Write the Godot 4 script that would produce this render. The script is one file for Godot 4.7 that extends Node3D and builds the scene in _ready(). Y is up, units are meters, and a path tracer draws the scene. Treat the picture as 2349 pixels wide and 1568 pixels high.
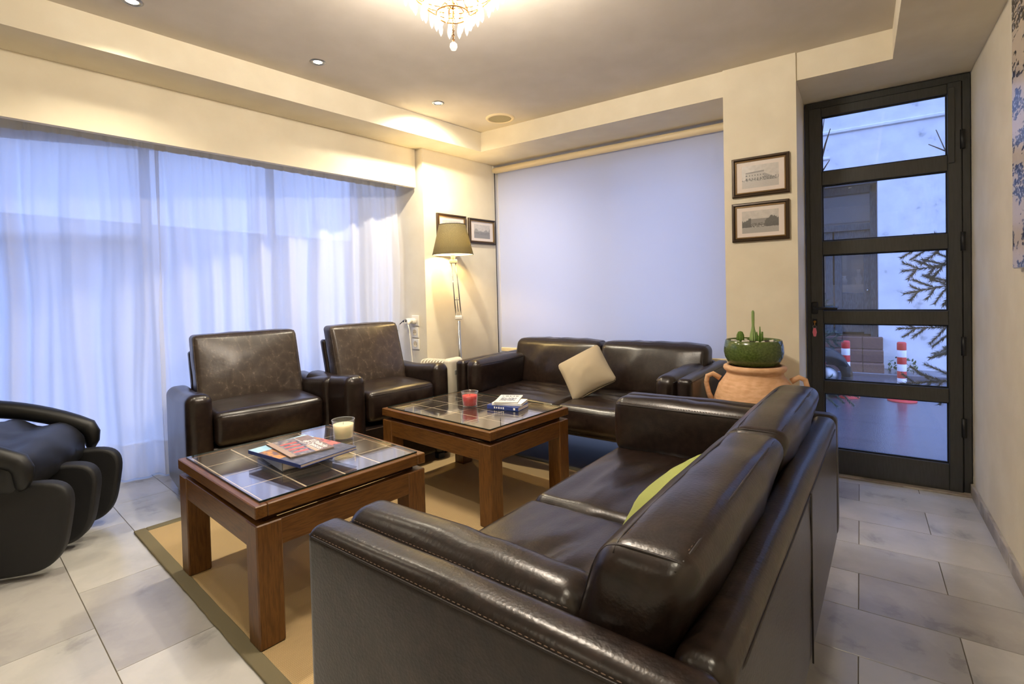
extends Node3D
# Hotel lounge: leather seating round two coffee tables, curtained window, roller screen, glazed street door.

const LEFT_TURN := -0.1163                     # the window side of the room is turned against the door side
var LX := Vector3(0.99324, 0.0, 0.11604)       # out of the window wall, into the room
var LZ := Vector3(0.11604, 0.0, -0.99324)      # along the window wall, away from the camera
var LO := Vector3(-2.784, 0.0, -2.774)         # far end of the curtain pelmet
const SOFFIT := 2.252
const CEIL := 2.40
var M := {}
var used := {}
var rng := RandomNumberGenerator.new()

# ------------------------------------------------------------------ nodes
func numbered(called: String) -> String:
	if not used.has(called):
		used[called] = 0
		return called
	used[called] += 1
	return "%s_%03d" % [called, used[called]]

func thing(called: String, label: String, category: String, at := Vector3.ZERO, turn := 0.0, group := "") -> Node3D:
	var o := Node3D.new()
	o.name = numbered(called)
	add_child(o)
	o.position = at
	o.rotation.y = turn
	tag(o, label, category, group)
	return o

func tag(o: Node, label: String, category: String, group := "") -> void:
	o.set_meta("label", label)
	o.set_meta("category", category)
	if group != "":
		o.set_meta("group", group)

func part(called: String, mesh: Mesh, m: Material, parent: Node, at := Vector3.ZERO, rot := Vector3.ZERO) -> MeshInstance3D:
	var o := MeshInstance3D.new()
	o.name = called
	o.mesh = mesh
	o.material_override = m
	o.position = at
	o.rotation = rot
	parent.add_child(o, true)
	return o

func struct(called: String, mesh: Mesh, m: Material, at := Vector3.ZERO, rot := Vector3.ZERO) -> MeshInstance3D:
	var o := part(numbered(called), mesh, m, self, at, rot)
	o.set_meta("kind", "structure")
	return o

func struct_node(called: String, at := Vector3.ZERO, turn := 0.0) -> Node3D:
	var o := Node3D.new()
	o.name = numbered(called)
	add_child(o)
	o.position = at
	o.rotation.y = turn
	o.set_meta("kind", "structure")
	return o

func luv(u: float, v: float, y := 0.0) -> Vector3:
	return LO + LX * u + LZ * v + Vector3(0, y, 0)

# ------------------------------------------------------------------ mesh tools
func tri(st: SurfaceTool, a: Vector3, b: Vector3, c: Vector3, out: Vector3) -> void:
	if (b - a).cross(c - a).dot(out) > 0.0:
		st.add_vertex(a); st.add_vertex(c); st.add_vertex(b)
	else:
		st.add_vertex(a); st.add_vertex(b); st.add_vertex(c)

func quad(st: SurfaceTool, a: Vector3, b: Vector3, c: Vector3, d: Vector3, out: Vector3) -> void:
	tri(st, a, b, c, out)
	tri(st, a, c, d, out)

func start(smooth := false) -> SurfaceTool:
	var st := SurfaceTool.new()
	st.begin(Mesh.PRIMITIVE_TRIANGLES)
	st.set_smooth_group(0 if smooth else -1)
	return st

func done(st: SurfaceTool) -> ArrayMesh:
	st.generate_normals()
	return st.commit()

# box with chamfered edges, added to a tool (flat shaded)
func add_box(st: SurfaceTool, c: Vector3, s: Vector3, b := 0.0, basis := Basis()) -> void:
	var h := s * 0.5
	b = minf(b, minf(h.x, minf(h.y, h.z)) * 0.9)
	for ax in 3:
		var u := (ax + 1) % 3
		var w := (ax + 2) % 3
		for sg in [-1.0, 1.0]:
			var n := Vector3.ZERO
			n[ax] = sg
			var q := []
			for k in [[-1, -1], [1, -1], [1, 1], [-1, 1]]:
				var p := Vector3.ZERO
				p[ax] = sg * h[ax]
				p[u] = k[0] * (h[u] - b)
				p[w] = k[1] * (h[w] - b)
				q.append(c + basis * p)
			quad(st, q[0], q[1], q[2], q[3], basis * n)
	if b <= 0.0:
		return
	for ax in 3:
		var u := (ax + 1) % 3
		var w := (ax + 2) % 3
		for su in [-1.0, 1.0]:
			for sw in [-1.0, 1.0]:
				var q := []
				for k in [[-1, 0], [1, 0], [1, 1], [-1, 1]]:
					var p := Vector3.ZERO
					p[ax] = k[0] * (h[ax] - b)
					p[u] = su * (h[u] - (b if k[1] == 1 else 0.0))
					p[w] = sw * (h[w] - (0.0 if k[1] == 1 else b))
					q.append(c + basis * p)
				var n := Vector3.ZERO
				n[u] = su
				n[w] = sw
				quad(st, q[0], q[1], q[2], q[3], basis * n)
	for sx in [-1.0, 1.0]:
		for sy in [-1.0, 1.0]:
			for sz in [-1.0, 1.0]:
				var sgn := Vector3(sx, sy, sz)
				var a := sgn * Vector3(h.x, h.y - b, h.z - b)
				var d := sgn * Vector3(h.x - b, h.y, h.z - b)
				var e := sgn * Vector3(h.x - b, h.y - b, h.z)
				tri(st, c + basis * a, c + basis * d, c + basis * e, basis * sgn)

var box_cache := {}
func box(s: Vector3, b := 0.003) -> ArrayMesh:
	var key := "%.4f %.4f %.4f %.4f" % [s.x, s.y, s.z, b]
	if not box_cache.has(key):
		var st := start()
		add_box(st, Vector3.ZERO, s, b)
		box_cache[key] = done(st)
	return box_cache[key]

# prism over a floor polygon (x, z), from y0 to y1
func prism(poly: PackedVector2Array, y0: float, y1: float, bevel := 0.0) -> ArrayMesh:
	var st := start()
	if Geometry2D.is_polygon_clockwise(poly):
		poly.reverse()
	var mid := Vector2.ZERO
	for p in poly:
		mid += p / poly.size()
	var top := poly
	if bevel > 0.0:
		top = PackedVector2Array()
		for p in poly:
			var d := p - mid
			top.append(p - Vector2(signf(d.x), signf(d.y)) * bevel)
	var idx := Geometry2D.triangulate_polygon(poly)
	for i in range(0, idx.size(), 3):
		var t := []
		var l := []
		for k in 3:
			t.append(Vector3(top[idx[i + k]].x, y1, top[idx[i + k]].y))
			l.append(Vector3(poly[idx[i + k]].x, y0, poly[idx[i + k]].y))
		tri(st, t[0], t[1], t[2], Vector3.UP)
		tri(st, l[0], l[1], l[2], Vector3.DOWN)
	for i in poly.size():
		var j := (i + 1) % poly.size()
		var e := poly[j] - poly[i]
		var n := Vector3(e.y, 0, -e.x)
		var yb := y1 - bevel
		quad(st, Vector3(poly[i].x, y0, poly[i].y), Vector3(poly[j].x, y0, poly[j].y), Vector3(poly[j].x, yb, poly[j].y), Vector3(poly[i].x, yb, poly[i].y), n)
		if bevel > 0.0:
			quad(st, Vector3(poly[i].x, yb, poly[i].y), Vector3(poly[j].x, yb, poly[j].y), Vector3(top[j].x, y1, top[j].y), Vector3(top[i].x, y1, top[i].y), n + Vector3.UP)
	return done(st)

# outline in (x, y) pushed along z, ends rounded a little
func extrude(poly: PackedVector2Array, depth: float, round := 0.0) -> ArrayMesh:
	var st := start(true)
	if Geometry2D.is_polygon_clockwise(poly):
		poly.reverse()
	var mid := Vector2.ZERO
	for p in poly:
		mid += p / poly.size()
	var rings := []
	var steps := 4 if round > 0.0 else 0
	var hz := depth * 0.5
	for k in range(steps + 1):
		var a := PI * 0.5 * k / maxf(1.0, steps)
		var r := PackedVector3Array()
		var inset := round * (1.0 - sin(a)) if round > 0.0 else 0.0
		for p in poly:
			var d := (p - mid)
			var q := p - d.normalized() * inset
			r.append(Vector3(q.x, q.y, hz - (round * (1.0 - cos(a)) if round > 0.0 else 0.0)))
		rings.append(r)
	var back := []
	for r in rings:
		var b := PackedVector3Array()
		for p in r:
			b.append(Vector3(p.x, p.y, -p.z))
		back.push_front(b)
	rings.append_array(back)
	for k in rings.size() - 1:
		for i in poly.size():
			var j := (i + 1) % poly.size()
			var d := (poly[i] + poly[j]) * 0.5 - mid
			var e := poly[j] - poly[i]
			quad(st, rings[k][i], rings[k][j], rings[k + 1][j], rings[k + 1][i], Vector3(e.y, -e.x, (rings[k][i].z + rings[k + 1][i].z) * 0.2))
	st.set_smooth_group(1)
	var idx := Geometry2D.triangulate_polygon(poly)
	for i in range(0, idx.size(), 3):
		var f: PackedVector3Array = rings[0]
		var g: PackedVector3Array = rings[-1]
		tri(st, f[idx[i]], f[idx[i + 1]], f[idx[i + 2]], Vector3.BACK)
		tri(st, g[idx[i]], g[idx[i + 1]], g[idx[i + 2]], Vector3.FORWARD)
	return done(st)

# turned shape: profile of (radius, height)
func lathe(prof: Array, seg := 32) -> ArrayMesh:
	var st := start(true)
	add_lathe(st, prof, seg, Vector3.ZERO)
	return done(st)

func add_lathe(st: SurfaceTool, prof: Array, seg: int, c: Vector3, basis := Basis()) -> void:
	for k in prof.size() - 1:
		var a: Vector2 = prof[k]
		var b: Vector2 = prof[k + 1]
		var dn := Vector2(b.y - a.y, -(b.x - a.x))
		for i in seg:
			var t0 := TAU * i / seg
			var t1 := TAU * ((i + 1) % seg) / seg
			var p00 := Vector3(cos(t0) * a.x, a.y, sin(t0) * a.x)
			var p10 := Vector3(cos(t1) * a.x, a.y, sin(t1) * a.x)
			var p01 := Vector3(cos(t0) * b.x, b.y, sin(t0) * b.x)
			var p11 := Vector3(cos(t1) * b.x, b.y, sin(t1) * b.x)
			var n := Vector3(cos((t0 + TAU * (i + 1) / seg) * 0.5) * dn.x, dn.y, sin((t0 + TAU * (i + 1) / seg) * 0.5) * dn.x)
			if a.x > 1e-6:
				tri(st, c + basis * p00, c + basis * p10, c + basis * p11, basis * n)
			if b.x > 1e-6:
				tri(st, c + basis * p00, c + basis * p11, c + basis * p01, basis * n)

# tube along points
func tube(pts: Array, r, seg := 8) -> ArrayMesh:
	var st := start(true)
	add_tube(st, pts, r, seg)
	return done(st)

func add_tube(st: SurfaceTool, pts: Array, r, seg := 8) -> void:
	var rings := []
	var side := Vector3.ZERO
	for i in pts.size():
		var t: Vector3 = (pts[mini(i + 1, pts.size() - 1)] - pts[maxi(i - 1, 0)]).normalized()
		if side == Vector3.ZERO:
			side = t.cross(Vector3.UP if absf(t.y) < 0.9 else Vector3.RIGHT).normalized()
		side = (side - t * side.dot(t)).normalized()
		var up := side.cross(t)
		var rr: float = r[i] if r is Array else r
		var ring := []
		for k in seg:
			var a := TAU * k / seg
			ring.append(pts[i] + (side * cos(a) + up * sin(a)) * rr)
		rings.append(ring)
	for i in rings.size() - 1:
		for k in seg:
			var j := (k + 1) % seg
			var mid: Vector3 = (rings[i][k] + rings[i][j]) * 0.5 - pts[i]
			quad(st, rings[i][k], rings[i][j], rings[i + 1][j], rings[i + 1][k], mid)
	for e in [0, rings.size() - 1]:
		var dirn: Vector3 = (pts[0] - pts[1]) if e == 0 else (pts[-1] - pts[-2])
		for k in seg:
			tri(st, pts[e], rings[e][k], rings[e][(k + 1) % seg], dirn)

# soft upholstered block: rounded box, puffed faces, gentle waves
var wave := FastNoiseLite.new()
func soft_point(p: Vector3, h: Vector3, r: float, puff: Vector3, wr: float, freq: Vector3) -> Vector3:
	var inner := p.clamp(-(h - Vector3.ONE * r), h - Vector3.ONE * r)
	var d := p - inner
	var q := inner + (d.normalized() * r if d.length() > 1e-7 else Vector3.ZERO)
	var n := q / h
	var f := Vector3((1 - n.y * n.y) * (1 - n.z * n.z), (1 - n.x * n.x) * (1 - n.z * n.z), (1 - n.x * n.x) * (1 - n.y * n.y))
	var o := q + Vector3(n.x * puff.x * f.x, n.y * puff.y * f.y, n.z * puff.z * f.z)
	if wr > 0.0:
		var w := wave.get_noise_3d(q.x * freq.x, q.y * freq.y, q.z * freq.z)
		o += Vector3(n.x * f.x, n.y * f.y, n.z * f.z) * w * wr
	return o

func stops(h: float, r: float, n: int) -> Array:
	var a := []
	for k in 5:
		a.append(-h + r * (1.0 - tan(PI * 0.25 * (4 - k) / 4.0)))
	var all := a.duplicate()
	for k in range(1, n):
		all.append(lerpf(-h + r, h - r, float(k) / n))
	for k in range(4, -1, -1):
		all.append(-a[k])
	return all

func soft(s: Vector3, r: float, puff := Vector3.ZERO, wr := 0.0, freq := Vector3.ONE, n := Vector3i(8, 8, 8), bend = null) -> ArrayMesh:
	var st := start(true)
	var h := s * 0.5
	r = minf(r, minf(h.x, minf(h.y, h.z)) * 0.98)
	var ax := [stops(h.x, r, n.x), stops(h.y, r, n.y), stops(h.z, r, n.z)]
	for a in 3:
		var u := (a + 1) % 3
		var w := (a + 2) % 3
		for sg in [-1.0, 1.0]:
			var grid := []
			for cu in ax[u]:
				var row := []
				for cw in ax[w]:
					var p := Vector3.ZERO
					p[a] = sg * h[a]
					p[u] = cu
					p[w] = cw
					p = soft_point(p, h, r, puff, wr, freq)
					if bend != null:
						p = bend.call(p)
					row.append(p)
				grid.append(row)
			var nrm := Vector3.ZERO
			nrm[a] = sg
			for i in grid.size() - 1:
				for j in grid[0].size() - 1:
					var c: Vector3 = (grid[i][j] + grid[i + 1][j + 1]) * 0.5
					var out := nrm * 0.6 + (c / h) * 0.4
					quad(st, grid[i][j], grid[i + 1][j], grid[i + 1][j + 1], grid[i][j + 1], out)
	return done(st)

# path on such a block through given box-surface points
func soft_path(list: Array, s: Vector3, r: float, puff: Vector3, lift: float, bend = null, per := 10) -> Array:
	var h := s * 0.5
	var out := []
	for i in list.size() - 1:
		for k in per + (1 if i == list.size() - 2 else 0):
			var p: Vector3 = list[i].lerp(list[i + 1], float(k) / per)
			var q := soft_point(p, h, r, puff, 0.0, Vector3.ONE)
			q += (q / h).normalized() * lift
			if bend != null:
				q = bend.call(q)
			out.append(q)
	return out

func stitches(path: Array, step: float, m: Material, parent: Node, thick := 0.0011) -> void:
	var st := start()
	var cv := Curve3D.new()
	for p in path:
		cv.add_point(p)
	var l := cv.get_baked_length()
	var at := 0.0
	while at + step * 0.6 < l:
		add_tube(st, [cv.sample_baked(at), cv.sample_baked(at + step * 0.3) * 1.0, cv.sample_baked(at + step * 0.6)], [thick * 0.6, thick, thick * 0.6], 4)
		at += step
	var o := part("stitching", done(st), m, parent)
	o.set_meta("kind", "stuff")

# ------------------------------------------------------------------ textures and materials
func noise(freq: float, octaves := 4, type := FastNoiseLite.TYPE_SIMPLEX_SMOOTH, sd := 1) -> FastNoiseLite:
	var n := FastNoiseLite.new()
	n.seed = sd
	n.noise_type = type
	n.frequency = freq
	n.fractal_octaves = octaves
	return n

func ramp_tex(n: FastNoiseLite, colors: Array, stops_at: Array, size := 512) -> NoiseTexture2D:
	var t := NoiseTexture2D.new()
	t.width = size
	t.height = size
	t.seamless = true
	t.seamless_blend_skirt = 0.2
	t.noise = n
	var g := Gradient.new()
	g.offsets = PackedFloat32Array(stops_at)
	g.colors = PackedColorArray(colors)
	t.color_ramp = g
	return t

func grey_tex(n: FastNoiseLite, size := 512) -> NoiseTexture2D:
	var t := NoiseTexture2D.new()
	t.width = size
	t.height = size
	t.seamless = true
	t.noise = n
	return t

func mat(color: Color, rough := 0.6, metal := 0.0) -> StandardMaterial3D:
	var m := StandardMaterial3D.new()
	m.albedo_color = color
	m.roughness = rough
	m.metallic = metal
	return m

func textured(tex: Texture2D, rough: float, scale: Vector3, height: Texture2D = null, cm := 0.0, world := false) -> StandardMaterial3D:
	var m := mat(Color.WHITE, rough)
	m.albedo_texture = tex
	m.uv1_triplanar = true
	m.uv1_world_triplanar = world
	m.uv1_scale = scale
	if height:
		m.heightmap_enabled = true
		m.heightmap_texture = height
		m.heightmap_scale = cm
	return m

func glow(color: Color, energy: float) -> StandardMaterial3D:
	var m := mat(color, 0.5)
	m.emission_enabled = true
	m.emission = color
	m.emission_energy_multiplier = energy
	return m

func pane(color: Color, alpha: float) -> StandardMaterial3D:
	var m := mat(Color(color, alpha), 0.02)
	m.transparency = BaseMaterial3D.TRANSPARENCY_ALPHA
	return m

func materials() -> void:
	var c := func(r: int, g: int, b: int) -> Color: return Color8(r, g, b)
	var plaster_n := noise(0.012, 5)
	var fine := noise(0.09, 3, FastNoiseLite.TYPE_SIMPLEX, 5)
	var fine_t := grey_tex(fine)
	M.wall = textured(ramp_tex(plaster_n, [c.call(228, 217, 192), c.call(234, 224, 200)], [0.2, 0.8]), 0.75, Vector3.ONE * 0.7, fine_t, 0.02, true)
	M.wall.uv1_world_triplanar = true
	M.ceiling = textured(ramp_tex(plaster_n, [c.call(206, 197, 183), c.call(212, 203, 190)], [0.2, 0.8]), 0.8, Vector3.ONE * 0.6, fine_t, 0.015, true)
	var vein := noise(0.006, 5, FastNoiseLite.TYPE_SIMPLEX_SMOOTH, 9)
	vein.domain_warp_enabled = true
	vein.domain_warp_amplitude = 60.0
	vein.domain_warp_frequency = 0.01
	M.tiles = []
	for t in [[190, 189, 184, 204, 202, 197], [184, 182, 176, 198, 195, 189], [176, 174, 170, 190, 188, 184], [194, 193, 190, 208, 206, 202], [168, 165, 162, 184, 181, 176]]:
		var m := textured(ramp_tex(vein, [c.call(t[0] - 22, t[1] - 22, t[2] - 20), c.call(t[0], t[1], t[2]), c.call(t[3], t[4], t[5])], [0.03, 0.22, 0.8]), 0.24, Vector3(0.9, 0.9, 0.9), null, 0.0, true)
		m.uv1_offset = Vector3(t[0] * 0.37, t[1] * 0.11, t[2] * 0.23)
		M.tiles.append(m)
	M.grout = mat(c.call(120, 112, 98), 0.9)
	M.skirting = textured(ramp_tex(vein, [c.call(140, 130, 118), c.call(190, 182, 168)], [0.25, 0.75]), 0.35, Vector3.ONE * 1.6, null, 0.0, true)
	# leather
	var hide := noise(0.02, 5, FastNoiseLite.TYPE_SIMPLEX_SMOOTH, 21)
	var pebble := noise(0.11, 3, FastNoiseLite.TYPE_CELLULAR, 4)
	pebble.cellular_return_type = FastNoiseLite.RETURN_DISTANCE
	var pebble_t := grey_tex(pebble)
	M.leather = textured(ramp_tex(hide, [c.call(24, 17, 14), c.call(34, 24, 20), c.call(42, 31, 26)], [0.2, 0.55, 0.85]), 0.29, Vector3.ONE * 2.4, pebble_t, 0.035)
	M.leather.metallic_specular = 0.5
	var crack := noise(0.012, 3, FastNoiseLite.TYPE_CELLULAR, 31)
	crack.cellular_return_type = FastNoiseLite.RETURN_DISTANCE2_SUB
	crack.domain_warp_enabled = true
	crack.domain_warp_amplitude = 55.0
	crack.domain_warp_frequency = 0.012
	M.worn = textured(ramp_tex(crack, [c.call(124, 112, 98), c.call(66, 56, 49), c.call(50, 41, 36)], [0.0, 0.11, 0.5], 1024), 0.32, Vector3.ONE * 1.1, pebble_t, 0.03)
	M.worn.metallic_specular = 0.5
	M.thread = mat(c.call(98, 80, 68), 0.7)
	M.seam = mat(c.call(30, 22, 19), 0.5)
	# wood, grain along x, y or z
	var grain := noise(0.012, 5, FastNoiseLite.TYPE_SIMPLEX_SMOOTH, 12)
	grain.domain_warp_enabled = true
	grain.domain_warp_amplitude = 18.0
	grain.domain_warp_frequency = 0.006
	var grain_t := ramp_tex(grain, [c.call(78, 47, 18), c.call(97, 62, 25), c.call(110, 73, 32), c.call(88, 55, 21)], [0.1, 0.42, 0.68, 0.95], 1024)
	for k in 3:
		var s := Vector3(7, 7, 7)
		s[k] = 0.7
		var w := textured(grain_t, 0.34, s)
		w.metallic_specular = 0.5
		M[["wood_x", "wood_y", "wood_z"][k]] = w
	M.wood_dark = textured(ramp_tex(grain, [c.call(44, 21, 11), c.call(78, 40, 20)], [0.2, 0.8]), 0.5, Vector3(1, 8, 8))
	M.inlay = mat(c.call(224, 206, 176), 0.5)
	M.lacquer = textured(ramp_tex(grain, [c.call(40, 20, 11), c.call(66, 35, 18)], [0.2, 0.8]), 0.12, Vector3(1, 8, 8))
	M.lacquer.clearcoat_enabled = true
	M.lacquer.clearcoat = 1.0
	M.lacquer.clearcoat_roughness = 0.03
	M.table_glass = pane(c.call(190, 215, 205), 0.015)
	M.table_glass.metallic_specular = 1.0
	M.glass_edge = mat(c.call(18, 40, 34), 0.08)
	# rug
	var im := Image.create(128, 128, false, Image.FORMAT_RGB8)
	var hi := Image.create(128, 128, false, Image.FORMAT_RGB8)
	for y in 128:
		for x in 128:
			var a := sin(TAU * x / 16.0) * 0.5 + 0.5
			var b := sin(TAU * (y / 12.8 + floorf(x / 16.0) * 0.5)) * 0.5 + 0.5
			var v := 0.35 + 0.65 * a * (0.6 + 0.4 * b)
			var j := fmod(absf(sin(x * 12.9 + y * 78.2)) * 43758.5, 1.0) * 0.12
			im.set_pixel(x, y, Color(0.58, 0.47, 0.31).lerp(Color(0.76, 0.66, 0.48), v + j))
			hi.set_pixel(x, y, Color(v, v, v))
	M.sisal = textured(ImageTexture.create_from_image(im), 0.9, Vector3.ONE * 17.0, ImageTexture.create_from_image(hi), 0.12)
	M.rug_border = textured(ramp_tex(noise(0.2, 2), [c.call(98, 90, 66), c.call(128, 118, 90)], [0.3, 0.7]), 0.9, Vector3.ONE * 8.0)
	# textiles
	M.curtain = mat(Color8(240, 240, 243, 236), 0.85)
	M.curtain.transparency = BaseMaterial3D.TRANSPARENCY_ALPHA
	M.curtain.backlight_enabled = true
	M.curtain.backlight = Color(1, 1, 1)
	M.curtain.roughness = 0.95
	M.hem = M.curtain.duplicate()
	M.header = mat(c.call(226, 224, 218), 0.85)
	M.header.backlight_enabled = true
	M.header.backlight = Color(0.35, 0.35, 0.35)
	M.screen = mat(c.call(224, 224, 230), 0.8)
	M.screen.backlight_enabled = true
	M.screen.backlight = Color(1.0, 1.0, 1.0)
	M.cream_plastic = mat(c.call(232, 214, 176), 0.45)
	var cloth := noise(0.3, 2, FastNoiseLite.TYPE_SIMPLEX, 3)
	M.linen = textured(ramp_tex(cloth, [c.call(154, 141, 118), c.call(172, 158, 134)], [0.3, 0.7]), 0.9, Vector3.ONE * 9.0, fine_t, 0.05)
	M.green_velvet = mat(c.call(150, 158, 72), 0.7)
	M.green_velvet.rim_enabled = true
	M.green_velvet.rim = 0.5
	# metals, plastics
	M.chrome = mat(c.call(190, 190, 188), 0.18, 1.0)
	M.steel = mat(c.call(150, 150, 150), 0.35, 1.0)
	M.brass = mat(c.call(176, 128, 70), 0.3, 1.0)
	M.white_plastic = mat(c.call(234, 228, 214), 0.4)
	M.heater = mat(c.call(206, 198, 180), 0.42)
	M.grey_plastic = mat(c.call(120, 118, 112), 0.5)
	M.black_plastic = mat(c.call(16, 16, 17), 0.45)
	M.rubber = mat(c.call(12, 12, 12), 0.7)
	M.black_fabric = textured(ramp_tex(cloth, [c.call(14, 14, 16), c.call(26, 26, 29)], [0.3, 0.7]), 0.6, Vector3.ONE * 10.0, fine_t, 0.04)
	M.black_sheen = mat(c.call(24, 25, 29), 0.42)
	M.silver = mat(c.call(178, 172, 160), 0.35, 0.7)
	M.frame_wood = mat(c.call(58, 42, 24), 0.32, 0.2)
	M.frame_gold = mat(c.call(134, 104, 58), 0.38, 0.3)
	M.paper = mat(c.call(238, 226, 216), 0.85)
	M.picture_glass = pane(Color.WHITE, 0.04)
	M.door_metal = textured(ramp_tex(noise(0.02, 4, FastNoiseLite.TYPE_SIMPLEX, 8), [c.call(42, 43, 40), c.call(49, 50, 47)], [0.3, 0.7]), 0.36, Vector3(6, 0.6, 6))
	M.door_metal.metallic_specular = 0.6
	M.gasket = mat(c.call(10, 10, 11), 0.6)
	M.window_glass = pane(Color8(225, 235, 245), 0.06)
	M.window_frame = mat(c.call(150, 148, 146), 0.5)
	M.dark_frame = mat(c.call(36, 44, 52), 0.5)
	M.lampshade = textured(ramp_tex(noise(0.25, 2, FastNoiseLite.TYPE_SIMPLEX, 17), [c.call(44, 42, 34), c.call(84, 80, 64), c.call(150, 143, 112)], [0.2, 0.5, 0.85]), 0.9, Vector3(2.2, 5, 2.2))
	M.lampshade.backlight_enabled = true
	M.lampshade.backlight = Color(0.62, 0.59, 0.42)
	M.shade_lining = mat(c.call(240, 236, 224), 0.8)
	M.shade_lining.backlight_enabled = true
	M.shade_lining.backlight = Color(1, 1, 1)
	M.terracotta = textured(ramp_tex(noise(0.02, 5, FastNoiseLite.TYPE_SIMPLEX, 6), [c.call(206, 158, 116), c.call(220, 174, 132), c.call(228, 186, 146)], [0.2, 0.5, 0.8]), 0.85, Vector3(1.5, 5, 1.5), fine_t, 0.03)
	M.green_glaze = textured(ramp_tex(noise(0.03, 4, FastNoiseLite.TYPE_SIMPLEX, 2), [c.call(64, 80, 36), c.call(92, 108, 52)], [0.25, 0.75]), 0.16, Vector3.ONE * 4.0)
	M.soil = mat(c.call(48, 36, 26), 0.95)
	M.pebble = mat(c.call(220, 212, 198), 0.7)
	M.cactus = mat(c.call(92, 122, 42), 0.7)
	M.cactus_pale = mat(c.call(136, 160, 96), 0.75)
	M.cactus_wool = mat(c.call(176, 166, 120), 0.9)
	M.spine = mat(c.call(206, 186, 130), 0.8)
	var gl := pane(Color8(250, 252, 252), 0.03)
	gl.metallic_specular = 0.8
	M.glass = gl
	M.glass_thick = pane(Color8(235, 245, 245), 0.12)
	M.wax_white = mat(c.call(232, 220, 176), 0.6)
	M.wax_white.subsurf_scatter_enabled = true
	M.wax_white.subsurf_scatter_strength = 0.3
	M.wax_red = mat(c.call(186, 14, 22), 0.35)
	M.crystal = mat(Color8(252, 250, 246, 150), 0.05)
	M.crystal.transparency = BaseMaterial3D.TRANSPARENCY_ALPHA
	M.crystal.backlight_enabled = true
	M.crystal.backlight = Color(1, 1, 1)
	M.opal = mat(c.call(246, 240, 234), 0.3)
	M.opal.backlight_enabled = true
	M.opal.backlight = Color(1, 1, 1)
	M.bulb = glow(Color(1.0, 0.93, 0.82), 14.0)
	M.led = glow(Color(1.0, 0.97, 0.88), 9.0)
	M.grille = textured(ramp_tex(noise(0.4, 1, FastNoiseLite.TYPE_CELLULAR), [c.call(150, 140, 108), c.call(176, 164, 128)], [0.3, 0.7]), 0.6, Vector3.ONE * 20.0)
	# street
	M.asphalt = textured(ramp_tex(noise(0.25, 3, FastNoiseLite.TYPE_SIMPLEX, 14), [c.call(40, 42, 52), c.call(74, 77, 90), c.call(150, 154, 168)], [0.25, 0.6, 0.95]), 0.16, Vector3.ONE * 1.5, fine_t, 0.08, true)
	var stain := noise(0.008, 6, FastNoiseLite.TYPE_SIMPLEX_SMOOTH, 44)
	M.facade = textured(ramp_tex(stain, [c.call(146, 149, 151), c.call(196, 198, 201), c.call(208, 210, 213)], [0.02, 0.2, 0.7], 1024), 0.9, Vector3.ONE * 0.36, fine_t, 0.1, true)
	M.old_wood = textured(ramp_tex(noise(0.02, 5, FastNoiseLite.TYPE_SIMPLEX, 23), [c.call(46, 56, 64), c.call(78, 90, 98)], [0.25, 0.8]), 0.7, Vector3(6, 0.8, 6))
	M.hall = mat(c.call(150, 146, 140), 0.85)
	M.step_brick = textured(ramp_tex(noise(0.03, 4), [c.call(70, 46, 42), c.call(98, 68, 60)], [0.3, 0.7]), 0.7, Vector3.ONE * 3.0)
	M.bollard_red = mat(c.call(196, 34, 30), 0.45)
	M.bollard_white = mat(c.call(232, 232, 236), 0.45)
	M.needle = mat(c.call(30, 44, 34), 0.8)
	M.needle_pale = mat(c.call(96, 116, 108), 0.85)
	M.leaf = mat(c.call(52, 84, 44), 0.7)
	M.bark = mat(c.call(62, 50, 44), 0.85)
	M.pink = mat(c.call(244, 128, 146), 0.4)
	M.ink = mat(c.call(28, 28, 30), 0.7)
	M.white_ink = mat(c.call(244, 242, 238), 0.7)
	M.cover_blue = mat(c.call(38, 58, 128), 0.35)
	M.cover_grey = mat(c.call(128, 132, 138), 0.4)
	M.cable = mat(c.call(16, 16, 18), 0.5)

# ------------------------------------------------------------------ the scene
func _ready() -> void:
	rng.seed = 7
	wave.seed = 3
	wave.frequency = 1.0
	wave.fractal_octaves = 2
	# camera: 1.15 m up, lens shifted down a little
	var cam := Camera3D.new()
	cam.name = "camera"
	cam.projection = Camera3D.PROJECTION_FRUSTUM
	cam.near = 0.05
	cam.far = 120.0
	var focal := 1157.94
	cam.size = 1568.0 / focal * cam.near
	cam.frustum_offset = Vector2(0.0, -(784.0 - 693.23) / focal * cam.near)
	cam.position = Vector3(0, 1.15, 0)
	cam.rotation = Vector3(-0.020985, 0.60409, -0.024682)
	add_child(cam)
	# overcast dusk sky
	var env := Environment.new()
	var sky := Sky.new()
	var sm := ProceduralSkyMaterial.new()
	sm.sky_top_color = Color(0.58, 0.69, 0.97)
	sm.sky_horizon_color = Color(0.66, 0.75, 0.98)
	sm.ground_bottom_color = Color(0.25, 0.27, 0.33)
	sm.ground_horizon_color = Color(0.40, 0.44, 0.52)
	sm.sky_energy_multiplier = 1.9
	sm.ground_energy_multiplier = 1.0
	sky.sky_material = sm
	env.background_mode = Environment.BG_SKY
	env.sky = sky
	env.tonemap_mode = Environment.TONE_MAPPER_LINEAR
	env.tonemap_exposure = 1.2
	env.sdfgi_enabled = true
	env.ssao_enabled = true
	env.ssil_enabled = true
	var we := WorldEnvironment.new()
	we.name = "world_environment"
	we.environment = env
	add_child(we)

	materials()
	build_shell()
	build_floor()
	build_window_wall()
	build_back_window()
	build_door()
	build_street()
	build_lights()
	build_sofas()
	build_chairs()
	build_tables()
	build_rug()
	build_table_things()
	build_corner()
	build_pictures()
	build_pot()
	build_massage_chair()

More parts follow.
